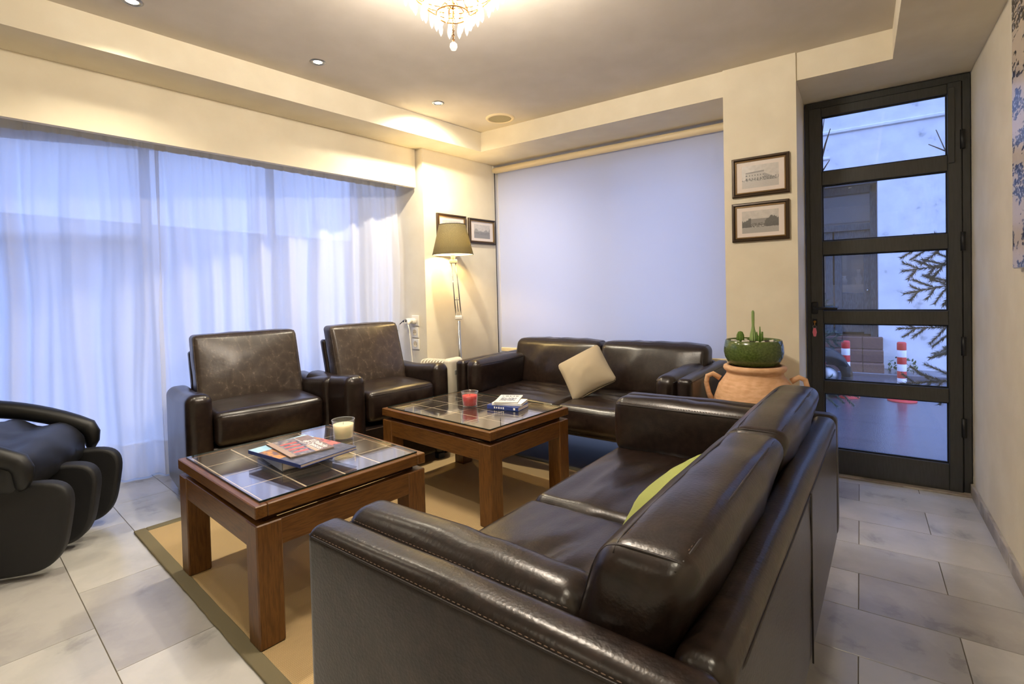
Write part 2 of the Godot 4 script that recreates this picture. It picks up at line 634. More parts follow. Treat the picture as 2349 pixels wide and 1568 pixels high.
# ------------------------------------------------------------------ shell
func v2(a: Array) -> PackedVector2Array:
	var p := PackedVector2Array()
	for q in a:
		p.append(Vector2(q[0], q[1]))
	return p

const ZN := 2.6        # wall behind the camera
const WA := Vector2(-3.01, -2.815)     # curtain line, far end
const WB := Vector2(-4.334, -0.394)    # curtain line, near end

func build_shell() -> void:
	struct("wall_right", box(Vector3(0.16, 2.6, 6.7), 0.0), M.wall, Vector3(0.57, 1.3, -0.45))
	struct("wall_near", box(Vector3(6.2, 2.6, 0.16), 0.0), M.wall, Vector3(-2.4, 1.3, ZN + 0.08))
	# pier between the screen alcove and the street door
	struct("wall_back", prism(v2([[-0.647, -3.145], [-0.276, -3.145], [-0.276, -3.82], [-0.647, -3.82]]), 0.0, 2.6), M.wall)
	# corner block with the two small pictures
	var a := Vector3(-2.716, 0, -2.785)
	var b := a + LZ * 1.06
	struct("wall_corner", prism(v2([[a.x, a.z], [b.x, b.z], [-3.6, -3.85], [-3.6, -2.89]]), 0.0, 2.6), M.wall)
	# wall beyond the near end of the curtain
	struct("wall_left", prism(v2([[WB.x - 0.25, WB.y + 0.1], [-4.95, ZN + 0.1], [-5.15, ZN + 0.1], [WB.x - 0.45, WB.y + 0.1]]), 0.0, 2.6), M.wall)
	# dropped soffit round the ceiling tray, then the tray itself
	struct("trim", prism(v2([[-2.436, -3.155], [0.142, -3.155], [0.142, ZN], [0.65, ZN], [0.65, -3.9], [-3.30, -3.9], [-3.28, -2.94], [-4.64, -0.48], [-5.1, ZN], [-3.17, ZN]]), SOFFIT, 2.62), M.wall)
	struct("ceiling", prism(v2([[-3.4, -3.3], [0.3, -3.3], [0.3, ZN], [-3.4, ZN]]), CEIL, 2.64), M.ceiling)
	# pelmet over the curtain
	var p0 := luv(0, 0.004)
	var p1 := luv(0, -3.4)
	var p2 := luv(-0.035, -3.4)
	var p3 := luv(-0.035, 0.004)
	struct("trim", prism(v2([[p0.x, p0.z], [p1.x, p1.z], [p2.x, p2.z], [p3.x, p3.z]]), 1.962, SOFFIT + 0.02), M.wall)
	# marble skirting on the right wall, in lengths
	var sk := struct_node("baseboard_right")
	var z := -3.58
	var i := 0
	while z < ZN - 0.1:
		var l := 0.5 if i > 0 else 0.34
		part("skirting_length", box(Vector3(0.014, 0.066, l - 0.003), 0.002), M.skirting, sk, Vector3(0.484, 0.033, z + l * 0.5))
		z += l
		i += 1

func build_floor() -> void:
	var f := struct("floor", box(Vector3(6.4, 0.16, 6.9), 0.0), M.grout, Vector3(-2.2, -0.0835, -0.55))
	var right := v2([[-0.5, -3.60], [0.495, -3.60], [0.495, ZN], [-0.5, ZN]])
	var left := v2([[-4.9, -3.72], [-0.5, -3.72], [-0.5, ZN], [-4.9, ZN]])
	var g := 0.0013
	# door side: 54 x 27 cm
	for row in range(-7, 18):
		var z0 := -1.857 - 0.27 * 5 + 0.27 * row - 0.0
		var off := -0.014 if posmod(row, 2) == 1 else 0.256
		for k in range(-2, 3):
			var x0 := off + 0.54 * k
			lay(f, v2([[x0 + g, z0 + g], [x0 + 0.54 - g, z0 + g], [x0 + 0.54 - g, z0 + 0.27 - g], [x0 + g, z0 + 0.27 - g]]), right)
	# window side: 64 x 28 cm, turned with the window wall
	for row in range(-12, 6):
		var w0 := -2.1 + 0.285 * row
		var off := 0.476 if posmod(row, 2) == 0 else 0.476 + 0.3225
		for k in range(-4, 5):
			var u0 := off + 0.645 * k
			var q := []
			for c in [[u0 + g, w0 + g], [u0 + 0.645 - g, w0 + g], [u0 + 0.645 - g, w0 + 0.285 - g], [u0 + g, w0 + 0.285 - g]]:
				var p := luv(c[0], c[1])
				q.append([p.x, p.z])
			lay(f, v2(q), left)

func lay(f: Node3D, tile: PackedVector2Array, field: PackedVector2Array) -> void:
	for poly in Geometry2D.intersect_polygons(tile, field):
		var lo := Vector2(1e9, 1e9)
		var hi := -lo
		for p in poly:
			lo = lo.min(p)
			hi = hi.max(p)
		if (hi - lo).x < 0.02 or (hi - lo).y < 0.02:
			continue
		var m: Material = M.tiles[[0, 0, 1, 1, 2, 3, 3, 0, 4][rng.randi() % 9]]
		var o := part("tile", prism(poly, -0.02, 0.0, 0.0008), m, f)
		o.position = -f.position

# ------------------------------------------------------------------ window wall and curtains
func build_window_wall() -> void:
	var a := Vector3(WA.x, 0, WA.y)
	var b := Vector3(WB.x, 0, WB.y)
	var along := (b - a).normalized()
	var out := Vector3(-along.z, 0, along.x)          # to the street
	if out.x > 0:
		out = -out
	var turn := atan2(-along.z, along.x)
	var n := struct_node("window", a + out * 0.16 + along * -0.1, turn)
	n.name = "window_1"
	var l := (b - a).length() + 0.35
	var bars := [0.0, 0.42, 1.02, 1.78, l - 0.03]
	for x in bars:
		part("mullion", box(Vector3(0.055, SOFFIT, 0.05), 0.004), M.window_frame, n, Vector3(x, SOFFIT * 0.5, 0))
	for y in [0.05, 2.215]:
		part("rail", box(Vector3(l, 0.09, 0.05), 0.004), M.window_frame, n, Vector3(l * 0.5, y, 0))
	for i in bars.size() - 1:
		part("pane", box(Vector3(bars[i + 1] - bars[i] - 0.05, SOFFIT - 0.12, 0.006), 0.0), M.window_glass, n, Vector3((bars[i] + bars[i + 1]) * 0.5, SOFFIT * 0.5, 0))
	part("rail", box(Vector3(bars[4] - bars[3], 0.06, 0.05), 0.004), M.window_frame, n, Vector3((bars[3] + bars[4]) * 0.5, 1.56, 0))
	# two curtains
	curtain(a + along * 0.02, along, out, 0.0, 1.58, "sheer white curtain gathered behind the two leather armchairs", 11)
	curtain(a, along, out, 1.575, (b - a).length(), "sheer white curtain hanging to the floor beside the black massage chair", 29)

func curtain(a: Vector3, along: Vector3, out: Vector3, s0: float, s1: float, label: String, sd: int) -> void:
	var t := thing("curtain", label, "curtain", Vector3.ZERO, 0.0, "sheer curtains on the window wall")
	var nz := noise(1.0, 2, FastNoiseLite.TYPE_SIMPLEX_SMOOTH, sd)
	var f := func(s: float, y: float, top: float) -> Vector3:
		var k := clampf((top - y) / 0.5, 0.0, 1.0)
		var fine_w := sin(s * 92.0 + nz.get_noise_1d(s * 9.0) * 5.0) * 0.009 * (1.0 - k * 0.85)
		var big := (sin(s * 31.0 + nz.get_noise_1d(s * 3.0) * 6.0) * 0.5 + nz.get_noise_2d(s * 7.0, y * 0.25) * 1.3) * 0.045 * k
		var sway := nz.get_noise_2d(s * 2.0, 40.0 + y * 0.6) * 0.02 * k
		return a + along * (s + sway) + out * (fine_w + big) + Vector3(0, y, 0)
	var cols := int((s1 - s0) / 0.0065)
	var rows := 26
	for piece in 3:
		var st := start(true)
		var prev := []
		for i in cols + 1:
			var s := lerpf(s0, s1, float(i) / cols)
			var top := minf(2.25, 2.048 + 0.0966 * s)
			var lo := 0.012
			var hi := top
			if piece == 1:
				lo = top - 0.07
				hi = top
			elif piece == 2:
				hi = 0.235
			var cl := []
			var n := rows if piece == 0 else 4
			for j in n + 1:
				var y := lerpf(lo, hi, float(j) / n)
				var p: Vector3 = f.call(s, y, top)
				if piece > 0:
					p -= out * 0.0025
				cl.append(p)
			if i > 0:
				for j in n:
					quad(st, prev[j], cl[j], cl[j + 1], prev[j + 1], -out)
			prev = cl
		part(["cloth", "header_tape", "hem"][piece], done(st), [M.curtain, M.header, M.hem][piece], t)

# ------------------------------------------------------------------ alcove: window behind, roller screen in front
func build_back_window() -> void:
	var n := struct_node("window", Vector3(0, 0, -3.74))
	n.name = "window_2"
	for x in [-2.62, -1.63, -0.68]:
		part("mullion", box(Vector3(0.06, SOFFIT, 0.05), 0.004), M.dark_frame, n, Vector3(x, SOFFIT * 0.5, 0))
	for y in [0.06, 0.72, 2.2]:
		part("rail", box(Vector3(1.98, 0.08, 0.05), 0.004), M.dark_frame, n, Vector3(-1.65, y, 0.002))
	for k in 2:
		part("pane", box(Vector3(0.93, 2.1, 0.006), 0.0), M.window_glass, n, Vector3([-2.125, -1.155][k], 1.15, 0))
	var t := thing("roller_screen", "white roller projection screen pulled down in the alcove behind the sofa", "screen", Vector3(-1.637, 0, -3.58))
	var st := start(true)
	var ring := []
	for k in 13:
		ring.append(Vector2(0.027, 0))
	part("roller_tube", lathe([Vector2(0, -0.985), Vector2(0.024, -0.985), Vector2(0.026, -0.98), Vector2(0.026, 0.98), Vector2(0.024, 0.985), Vector2(0, 0.985)], 24), M.cream_plastic, t, Vector3(0, 2.205, 0.012), Vector3(0, 0, PI / 2))
	for sx in [-1, 1]:
		part("bracket", box(Vector3(0.012, 0.07, 0.06), 0.004), M.white_plastic, t, Vector3(sx * 0.984, 2.212, 0.0))
	# cloth with a faint hang
	for i in 24:
		for j in 20:
			var q := []
			for d in [[0, 0], [1, 0], [1, 1], [0, 1]]:
				var x := lerpf(-0.958, 0.958, (i + d[0]) / 24.0)
				var y := lerpf(0.66, 2.2, (j + d[1]) / 20.0)
				q.append(Vector3(x, y, -0.012 + 0.0035 * sin(x * 2.3) * sin(y * 1.7)))
			quad(st, q[0], q[1], q[2], q[3], Vector3.BACK)
	part("screen_cloth", done(st), M.screen, t)
	part("bottom_bar", box(Vector3(1.93, 0.035, 0.016), 0.005), M.cream_plastic, t, Vector3(0, 0.648, -0.012))
	part("pull_chain", tube([Vector3(-0.972, 2.19, 0.02), Vector3(-0.974, 1.4, 0.02), Vector3(-0.973, 0.62, 0.02)], 0.0035, 6), M.ink, t)

# ------------------------------------------------------------------ street door
func build_door() -> void:
	var d := struct_node("door", Vector3(0, 0, -3.585))
	d.name = "door_1"
	var x0 := -0.272
	var x1 := 0.486
	var hz := 0.06
	# fixed frame
	for fr in [[x0, x0 + 0.035, 0.0, 2.246], [x1 - 0.035, x1, 0.0, 2.246]]:
		part("jamb", box(Vector3(fr[1] - fr[0], 2.246, hz), 0.003), M.door_metal, d, Vector3((fr[0] + fr[1]) * 0.5, 1.123, -hz * 0.5 - 0.006))
	part("head", box(Vector3(x1 - x0, 0.04, hz), 0.003), M.door_metal, d, Vector3((x0 + x1) * 0.5, 2.226, -hz * 0.5 - 0.006))
	# leaf
	var lx0 := x0 + 0.022
	var lx1 := x1 - 0.036
	var gl := -0.184
	var gr := 0.392
	part("stile", box(Vector3(gl - lx0, 2.205, 0.05), 0.004), M.door_metal, d, Vector3((gl + lx0) * 0.5, 1.1075, -0.02))
	part("stile", box(Vector3(lx1 - gr, 2.205, 0.05), 0.004), M.door_metal, d, Vector3((lx1 + gr) * 0.5, 1.1075, -0.02))
	var rails := [[0.006, 0.155], [0.488, 0.567], [0.910, 0.990], [1.324, 1.408], [1.742, 1.826], [2.152, 2.206]]
	for r in rails:
		part("rail", box(Vector3(gr - gl + 0.004, r[1] - r[0], 0.046), 0.004), M.door_metal, d, Vector3((gl + gr) * 0.5, (r[0] + r[1]) * 0.5, -0.02))
	for k in 5:
		var y0: float = rails[k][1]
		var y1: float = rails[k + 1][0]
		part("pane", box(Vector3(gr - gl, y1 - y0, 0.006), 0.0), M.window_glass, d, Vector3((gl + gr) * 0.5, (y0 + y1) * 0.5, -0.03))
		var st := start()
		for e in [[gl + 0.003, (y0 + y1) * 0.5, 0.006, y1 - y0], [gr - 0.003, (y0 + y1) * 0.5, 0.006, y1 - y0]]:
			add_box(st, Vector3(e[0], e[1], -0.022), Vector3(e[2], e[3], 0.012))
		for e in [[y0 + 0.003], [y1 - 0.003]]:
			add_box(st, Vector3((gl + gr) * 0.5, e[0], -0.022), Vector3(gr - gl - 0.012, 0.006, 0.012))
		part("gasket", done(st), M.gasket, d)
	part("glazing_bead", box(Vector3(0.03, 0.40, 0.012), 0.003), M.door_metal, d, Vector3(0.407, 1.98, 0.008))
	for y in [0.36, 0.80, 1.36, 1.9]:
		part("hinge", lathe([Vector2(0, -0.05), Vector2(0.011, -0.05), Vector2(0.011, 0.05), Vector2(0, 0.05)], 12), M.black_plastic, d, Vector3(x1 - 0.033, y, 0.006))
	# lever handle and lock
	var h := part("door_handle", soft(Vector3(0.034, 0.072, 0.014), 0.007, Vector3.ZERO, 0.0, Vector3.ONE, Vector3i(2, 2, 2)), M.black_plastic, d, Vector3(-0.229, 1.006, 0.012))
	part("lever", tube([Vector3(0, 0, 0.0), Vector3(0.0, 0, 0.04), Vector3(0.015, 0, 0.052), Vector3(0.06, -0.001, 0.054), Vector3(0.118, -0.002, 0.05)], [0.009, 0.009, 0.01, 0.009, 0.008], 10), M.black_plastic, h)
	var lk := part("lock_plate", box(Vector3(0.024, 0.042, 0.006), 0.002), M.black_plastic, d, Vector3(-0.229, 0.918, 0.008))
	part("cylinder", lathe([Vector2(0, 0), Vector2(0.008, 0), Vector2(0.008, 0.008), Vector2(0, 0.008)], 14), M.brass, lk, Vector3(0, 0.004, 0.003), Vector3(PI / 2, 0, 0))
	var k := thing("door_key", "small brass key in the dark door's lock with a pink plastic tag", "key", Vector3(-0.229, 0.912, -3.56))
	part("key_bow", lathe([Vector2(0.004, -0.0015), Vector2(0.011, -0.0015), Vector2(0.011, 0.0015), Vector2(0.004, 0.0015), Vector2(0.004, -0.0015)], 16), M.brass, k, Vector3(0, -0.002, 0.004), Vector3(0, 0, PI / 2))
	part("ring", tube(circle(Vector3(0, -0.018, 0.006), 0.009, 14), 0.0012, 5), M.steel, k)
	part("tag", soft(Vector3(0.023, 0.052, 0.005), 0.0024, Vector3.ZERO, 0.0, Vector3.ONE, Vector3i(2, 2, 2), func(p: Vector3) -> Vector3: return Vector3(p.x * (1.0 - 0.45 * smoothstep(0.014, 0.026, absf(p.y))), p.y, p.z)), M.pink, k, Vector3(0, -0.052, 0.005))
	# marble threshold
	struct("trim", box(Vector3(0.762, 0.012, 0.14), 0.003), M.skirting, Vector3(0.108, 0.004, -3.61))

func circle(c: Vector3, r: float, n: int, plane := 0) -> Array:
	var a := []
	for k in n + 1:
		var t := TAU * k / n
		if plane == 0:
			a.append(c + Vector3(cos(t) * r, sin(t) * r, 0))
		elif plane == 1:
			a.append(c + Vector3(cos(t) * r, 0, sin(t) * r))
		else:
			a.append(c + Vector3(0, cos(t) * r, sin(t) * r))
	return a

# ------------------------------------------------------------------ the street
func build_street() -> void:
	var gy := -0.12
	struct("street", box(Vector3(60, 0.2, 60), 0.0), M.asphalt, Vector3(-8, gy - 0.1, -18.0 - 15.82))
	struct("street", box(Vector3(40, 0.2, 45), 0.0), M.asphalt, Vector3(-25.6, gy - 0.1, 18.5 - 3.82 + 3.8))
	# opposite house: set-back bay with the old door, and the flush white wall to its right
	var h := thing("house", "old white plastered house with stained walls across the street", "house", Vector3(0, gy, 0))
	part("wall", box(Vector3(4.2, 7.0, 0.9), 0.0), M.facade, h, Vector3(2.315, 3.5, -9.35))
	part("wall", box(Vector3(9.0, 4.23, 0.9), 0.0), M.facade, h, Vector3(-4.285, 4.885, -9.35))
	part("wall", box(Vector3(7.9, 2.77, 0.9), 0.0), M.facade, h, Vector3(-4.86, 1.385, -9.35))
	part("hall_back", box(Vector3(2.4, 2.9, 0.1), 0.0), M.hall, h, Vector3(-0.34, 1.45, -12.2))
	part("hall_side", box(Vector3(0.1, 2.9, 2.4), 0.0), M.hall, h, Vector3(0.86, 1.45, -11.0))
	part("hall_side", box(Vector3(0.1, 2.9, 2.4), 0.0), M.hall, h, Vector3(-1.54, 1.45, -11.0))
	part("hall_ceiling", box(Vector3(2.4, 0.1, 2.8), 0.0), M.hall, h, Vector3(-0.34, 2.85, -10.9))
	part("hall_floor", box(Vector3(2.4, 0.1, 2.8), 0.0), M.step_brick, h, Vector3(-0.34, 0.42, -10.9))
	part("string_course", box(Vector3(9.2, 0.05, 0.10), 0.01), M.facade, h, Vector3(-0.6, 3.50, -8.92))
	part("string_course", box(Vector3(2.4, 0.04, 0.09), 0.01), M.facade, h, Vector3(-1.55, 3.13, -8.92))
	part("string_course", box(Vector3(9.2, 0.06, 0.14), 0.01), M.facade, h, Vector3(-0.6, 4.05, -8.92))
	# its door
	var dr := part("door_frame", box(Vector3(0.08, 2.3, 0.14), 0.005), M.old_wood, h, Vector3(0.17, 1.6, -9.42))
	part("door_frame", box(Vector3(0.08, 2.3, 0.14), 0.005), M.old_wood, h, Vector3(-0.87, 1.6, -9.42))
	part("door_head", box(Vector3(1.12, 0.12, 0.14), 0.005), M.old_wood, h, Vector3(-0.34, 2.70, -9.42))
	part("transom_bar", box(Vector3(1.0, 0.10, 0.10), 0.005), M.old_wood, h, Vector3(-0.34, 2.13, -9.42))
	part("transom_pane", box(Vector3(0.94, 0.46, 0.008), 0.0), M.window_glass, h, Vector3(-0.34, 2.41, -9.45))
	for s in [-1, 1]:
		var leaf := part("door_leaf", box(Vector3(0.10, 1.6, 0.05), 0.005), M.old_wood, h, Vector3(-0.34 + s * 0.435, 1.29, -9.45))
		part("door_leaf", box(Vector3(0.30, 0.12, 0.05), 0.005), M.old_wood, h, Vector3(-0.34 + s * 0.25, 2.02, -9.45))
		part("door_leaf", box(Vector3(0.10, 1.6, 0.05), 0.005), M.old_wood, h, Vector3(-0.34 + s * 0.06, 1.29, -9.45))
		part("lower_panel", box(Vector3(0.30, 0.62, 0.03), 0.01), M.old_wood, h, Vector3(-0.34 + s * 0.25, 0.82, -9.46))
		part("door_pane", box(Vector3(0.30, 0.83, 0.008), 0.0), M.window_glass, h, Vector3(-0.34 + s * 0.25, 1.545, -9.47))
		if s == 1:
			part("knob", lathe([Vector2(0, 0), Vector2(0.012, 0), Vector2(0.02, 0.02), Vector2(0.012, 0.035), Vector2(0, 0.037)], 14), M.chrome, leaf, Vector3(0.0, -0.13, 0.026), Vector3(PI / 2, 0, 0))
	for k in 3:
		var w := 0.50 - 0.1667 * k
		var step := thing("doorstep", ["lowest", "middle", "top"][k] + " dark red tiled step below the old door across the street", "step", Vector3(-0.34, gy + 0.1667 * k, -8.9 + w * 0.5), 0.0)
		for q in 5:
			part("tile", box(Vector3(0.236, 0.163, w - 0.004), 0.006), M.step_brick, step, Vector3(-0.48 + 0.24 * q, 0.083, 0))
	# pavement edge along the house
	struct("kerb", box(Vector3(14, 0.06, 0.55), 0.01), M.asphalt, Vector3(-2, gy + 0.02, -8.63 + 0.0))
	# bollards
	for p in [[0.36, -6.79, "red and white striped bollard standing clear on the wet street"], [-0.14, -6.77, "red and white striped bollard beside the parked scooter"]]:
		var b := thing("bollard", p[2], "bollard", Vector3(p[0], gy, p[1]), 0.0, "striped street bollards")
		part("base", lathe([Vector2(0, 0), Vector2(0.13, 0), Vector2(0.128, 0.012), Vector2(0.07, 0.022), Vector2(0.045, 0.04)], 24), M.bollard_red, b)
		for k in 7:
			var y0 := 0.03 if k == 0 else 0.17 + 0.075 * (k - 1)
			var y1 := 0.17 + 0.075 * k
			var m: Material = M.bollard_red if k % 2 == 0 else M.bollard_white
			part("band", lathe([Vector2(0.041, y0), Vector2(0.0415, y0 + 0.002), Vector2(0.0415, y1 - 0.002), Vector2(0.041, y1)] + ([Vector2(0.034, y1 + 0.01), Vector2(0, y1 + 0.012)] if k == 6 else []), 20), m, b)
	build_scooter(Vector3(-0.60, gy, -6.55))
	# weeds at the foot of the wall
	var wd := thing("weeds", "clump of green weeds growing at the foot of the white wall", "plant", Vector3(0.46, gy, -8.78))
	var st := start()
	for k in 90:
		var c := Vector3(rng.randf_range(-0.16, 0.16), rng.randf_range(0.02, 0.26) , rng.randf_range(0.0, 0.14))
		c.y *= 1.0 - absf(c.x) * 3.0
		leaf_at(st, c + Vector3(0, 0.02, 0), Vector3(rng.randf_range(-1, 1), rng.randf_range(0.2, 1), rng.randf_range(-0.3, 1)).normalized(), 0.06, 0.025)
	part("leaves", done(st), M.leaf, wd).set_meta("kind", "stuff")
	build_firs(gy)
	# the storeys above this room shade the street
	var up := thing("upper_storeys", "upper storeys of the hotel above the lounge ceiling", "building", Vector3(-2.1, 2.66, -0.6))
	part("wall", prism(v2([[2.75, -3.28], [-1.2, -3.28], [-1.18, -2.34], [-2.54, 0.12], [-3.0, 3.2], [2.75, 3.2]]), 0.0, 7.0), M.facade, up)
	# buildings opposite the two windows
	var n1 := thing("building", "grey plastered house wall across the lane outside the curtains", "building", Vector3(-15.0, gy, -1.0))
	part("wall", box(Vector3(0.4, 3.2, 24), 0.0), M.facade, n1, Vector3(0, 1.6, 0))
	# a white cabinet with two vases in the hall across the street
	var cb := thing("cabinet", "white cabinet seen through the old door's glass across the street", "cabinet", Vector3(-0.12, gy + 0.47, -11.2))
	part("carcass", box(Vector3(0.62, 0.78, 0.40), 0.006), M.white_plastic, cb, Vector3(0, 0.39, 0))
	for e in [-1.0, 1.0]:
		var dd := part("door", box(Vector3(0.29, 0.70, 0.02), 0.004), M.white_plastic, cb, Vector3(e * 0.15, 0.39, 0.21))
		part("knob", lathe([Vector2(0, 0), Vector2(0.008, 0), Vector2(0.014, 0.014), Vector2(0, 0.022)], 12), M.steel, dd, Vector3(-e * 0.11, 0.05, 0.01), Vector3(PI / 2, 0, 0))
	for e in [[-0.12, 0.16, "short white vase on the cabinet across the street"], [0.10, 0.27, "tall white vase on the cabinet across the street"]]:
		var vs := thing("vase", e[2], "vase", Vector3(-0.12 + e[0], gy + 1.25, -11.15))
		part("body", lathe([Vector2(0, 0), Vector2(0.04, 0), Vector2(0.055, e[1] * 0.4), Vector2(0.022, e[1] * 0.8), Vector2(0.03, e[1]), Vector2(0.024, e[1]), Vector2(0, e[1] * 0.7)], 20), M.white_ink, vs)

func leaf_at(st: SurfaceTool, c: Vector3, d: Vector3, l: float, w: float) -> void:
	var s := d.cross(Vector3(0.3, 1, 0.2)).normalized() * w * 0.5
	var n := s.cross(d)
	quad(st, c, c + d * l * 0.5 + s, c + d * l, c + d * l * 0.5 - s, n)

func build_scooter(at: Vector3) -> void:
	var t := thing("motor_scooter", "dark motor scooter with white leg shield parked across the street", "scooter", at, 0.25)
	for x in [0.30, -0.85]:
		var w := part("wheel", tube(circle(Vector3.ZERO, 0.19, 28), 0.055, 10), M.rubber, t, Vector3(x, 0.245, 0))
		part("hub", lathe([Vector2(0, -0.03), Vector2(0.10, -0.03), Vector2(0.11, 0), Vector2(0.10, 0.03), Vector2(0, 0.03)], 20), M.steel, w, Vector3.ZERO, Vector3(PI / 2, 0, 0))
	part("front_fender", soft(Vector3(0.42, 0.10, 0.15), 0.05, Vector3(0, 0.05, 0), 0.0, Vector3.ONE, Vector3i(6, 2, 3), func(p: Vector3) -> Vector3: return p + Vector3(0, -2.2 * p.x * p.x, 0)), M.black_plastic, t, Vector3(0.28, 0.47, 0))
	part("reflector", soft(Vector3(0.03, 0.04, 0.10), 0.012), M.bollard_red, t, Vector3(0.24, 0.40, 0.11))
	part("leg_shield", soft(Vector3(0.07, 0.56, 0.40), 0.03, Vector3(0.04, 0, 0)), M.white_plastic, t, Vector3(0.06, 0.62, 0), Vector3(0, 0, 0.25))
	part("floorboard", soft(Vector3(0.45, 0.10, 0.32), 0.04), M.black_plastic, t, Vector3(-0.25, 0.32, 0))
	part("body", soft(Vector3(0.72, 0.36, 0.34), 0.12, Vector3(0.02, 0.04, 0.03)), M.grey_plastic, t, Vector3(-0.78, 0.58, 0))
	part("seat", soft(Vector3(0.66, 0.11, 0.28), 0.05, Vector3(0, 0.03, 0)), M.black_plastic, t, Vector3(-0.74, 0.80, 0))
	part("fork", tube([Vector3(0.30, 0.25, 0), Vector3(0.12, 0.7, 0), Vector3(0.0, 1.0, 0)], 0.03, 8), M.steel, t)
	part("handlebar", tube([Vector3(-0.08, 1.03, -0.33), Vector3(0.0, 1.0, -0.15), Vector3(0.0, 1.0, 0.15), Vector3(-0.08, 1.03, 0.33)], 0.016, 8), M.black_plastic, t)
	part("headlamp", lathe([Vector2(0, -0.08), Vector2(0.05, -0.07), Vector2(0.08, 0), Vector2(0.07, 0.02), Vector2(0, 0.025)], 20), M.chrome, t, Vector3(0.09, 0.93, 0), Vector3(0, 0, -PI / 2))
	for z in [-0.24, 0.24]:
		part("mirror", lathe([Vector2(0, -0.008), Vector2(0.055, -0.006), Vector2(0.055, 0.006), Vector2(0, 0.008)], 18), M.steel, t, Vector3(-0.02, 1.2, z), Vector3(0, 0, PI / 2))
		part("mirror_stalk", tube([Vector3(-0.02, 1.01, z * 0.8), Vector3(-0.02, 1.1, z), Vector3(-0.02, 1.17, z)], 0.007, 6), M.steel, t)

func fir_branch(parent: Node, p: Vector3, d: Vector3, l: float, m: Material, nl := 0.034) -> void:
	var st := start()
	var stems := [[p, d.normalized(), l]]
	var side := d.cross(Vector3(0.1, 0.35, 1.0)).normalized()
	for k in 4:
		var f := 0.18 + 0.19 * k
		for s in [-1, 1]:
			var swing: Vector3 = side * s * rng.randf_range(0.7, 1.1) + Vector3(0, rng.randf_range(-0.15, 0.05), rng.randf_range(-0.3, 0.3))
			stems.append([p + d.normalized() * l * (f + rng.randf_range(-0.05, 0.05)), (d.normalized() + swing).normalized(), l * rng.randf_range(0.30, 0.46) * (1.15 - 0.18 * k)])
	for sdef in stems:
		var a: Vector3 = sdef[0]
		var dv: Vector3 = sdef[1]
		var sl: float = sdef[2]
		add_tube(st, [a, a + dv * sl * 0.5, a + dv * sl], [0.003, 0.0022, 0.001], 5)
		var n := int(sl / 0.0011)
		for k in n:
			var c := a + dv * sl * (0.05 + 0.95 * k / n)
			var ang := rng.randf() * TAU
			var u := dv.cross(Vector3.UP).normalized()
			var r := (u * cos(ang) + u.cross(dv) * sin(ang) * 0.7 + dv * 0.7).normalized()
			var w := dv.cross(r).normalized() * 0.0028
			tri(st, c - w, c + w, c + r * nl, w.cross(r))
	var o := part("branch", done(st), m, parent)

func build_firs(gy: float) -> void:
	var a := thing("fir_tree", "dark green potted fir outside the hinge side of the glazed door", "tree", Vector3(0.63, gy, -4.45))
	part("trunk", tube([Vector3(0, 0.3, 0), Vector3(0.01, 0.9, 0.01), Vector3(0, 1.7, 0)], [0.03, 0.022, 0.006], 8), M.bark, a)
	part("pot", lathe([Vector2(0, 0), Vector2(0.08, 0), Vector2(0.10, 0.30), Vector2(0.108, 0.30), Vector2(0.108, 0.33), Vector2(0.09, 0.33), Vector2(0.088, 0.31), Vector2(0, 0.31)], 28), M.grey_plastic, a)
	for q in [[1.36, -1, 0.02, 0.10, 0.42], [1.28, -0.92, -0.14, 0.3, 0.40], [1.15, -0.9, -0.2, 0.2, 0.38], [0.85, -1, -0.06, 0.1, 0.40], [0.50, -0.9, -0.1, 0.3, 0.42], [1.2, 0.3, 0.1, 0.9, 0.4], [1.0, 0.9, -0.1, -0.3, 0.4], [1.5, 0.5, 0.2, -0.8, 0.3], [0.7, -0.2, -0.1, -0.95, 0.45], [0.6, 0.9, -0.1, 0.3, 0.45]]:
		fir_branch(a, Vector3(-0.02, q[0] - gy, 0), Vector3(q[1], q[2], q[3]), q[4], M.needle)
	var b := thing("fir_tree", "pale frosted fir outside the door, beside the handle side jamb", "tree", Vector3(-0.40, gy, -4.6))
	part("trunk", tube([Vector3(0, 0.0, 0), Vector3(0.01, 0.9, 0.01), Vector3(0, 1.55, 0)], [0.035, 0.025, 0.006], 8), M.bark, b)
	for k in 16:
		var ang := 2.4 * k
		var y := 1.5 - 0.08 * k
		fir_branch(b, Vector3(0, y, 0), Vector3(cos(ang), 0.1 - 0.02 * k, sin(ang)), 0.16 + 0.018 * k, M.needle_pale if k % 3 else M.needle)
	# bare shrubs with thin twigs on both sides
	var c := thing("bare_shrub", "leafless shrub with knobbly twigs outside the handle side of the door", "shrub", Vector3(-0.24, gy, -4.15))
	twigs(c, [[Vector3(-0.06, 0, 0), Vector3(-0.02, 1.9, 0.0), Vector3(0.045, 2.42, 0.0)], [Vector3(-0.02, 1.9, 0.0), Vector3(0.03, 2.05, 0.02), Vector3(0.075, 2.12, 0.03)], [Vector3(-0.01, 2.0, 0.0), Vector3(0.05, 2.24, 0.0), Vector3(0.08, 2.34, 0.0)], [Vector3(-0.03, 1.7, 0), Vector3(0.05, 1.98, 0.02), Vector3(0.09, 2.02, 0.02)]])
	var e := thing("bare_shrub", "leafless shrub with thin twigs outside the hinge side of the door", "shrub", Vector3(0.60, gy, -4.15))
	twigs(e, [[Vector3(0.05, 0, 0), Vector3(0.0, 1.6, 0.0), Vector3(-0.20, 2.22, 0.0)], [Vector3(0.0, 1.7, 0.0), Vector3(-0.12, 2.05, 0.02), Vector3(-0.24, 2.13, 0.03)], [Vector3(-0.04, 1.8, 0.0), Vector3(-0.10, 2.16, 0.0), Vector3(-0.13, 2.26, 0.0)]])

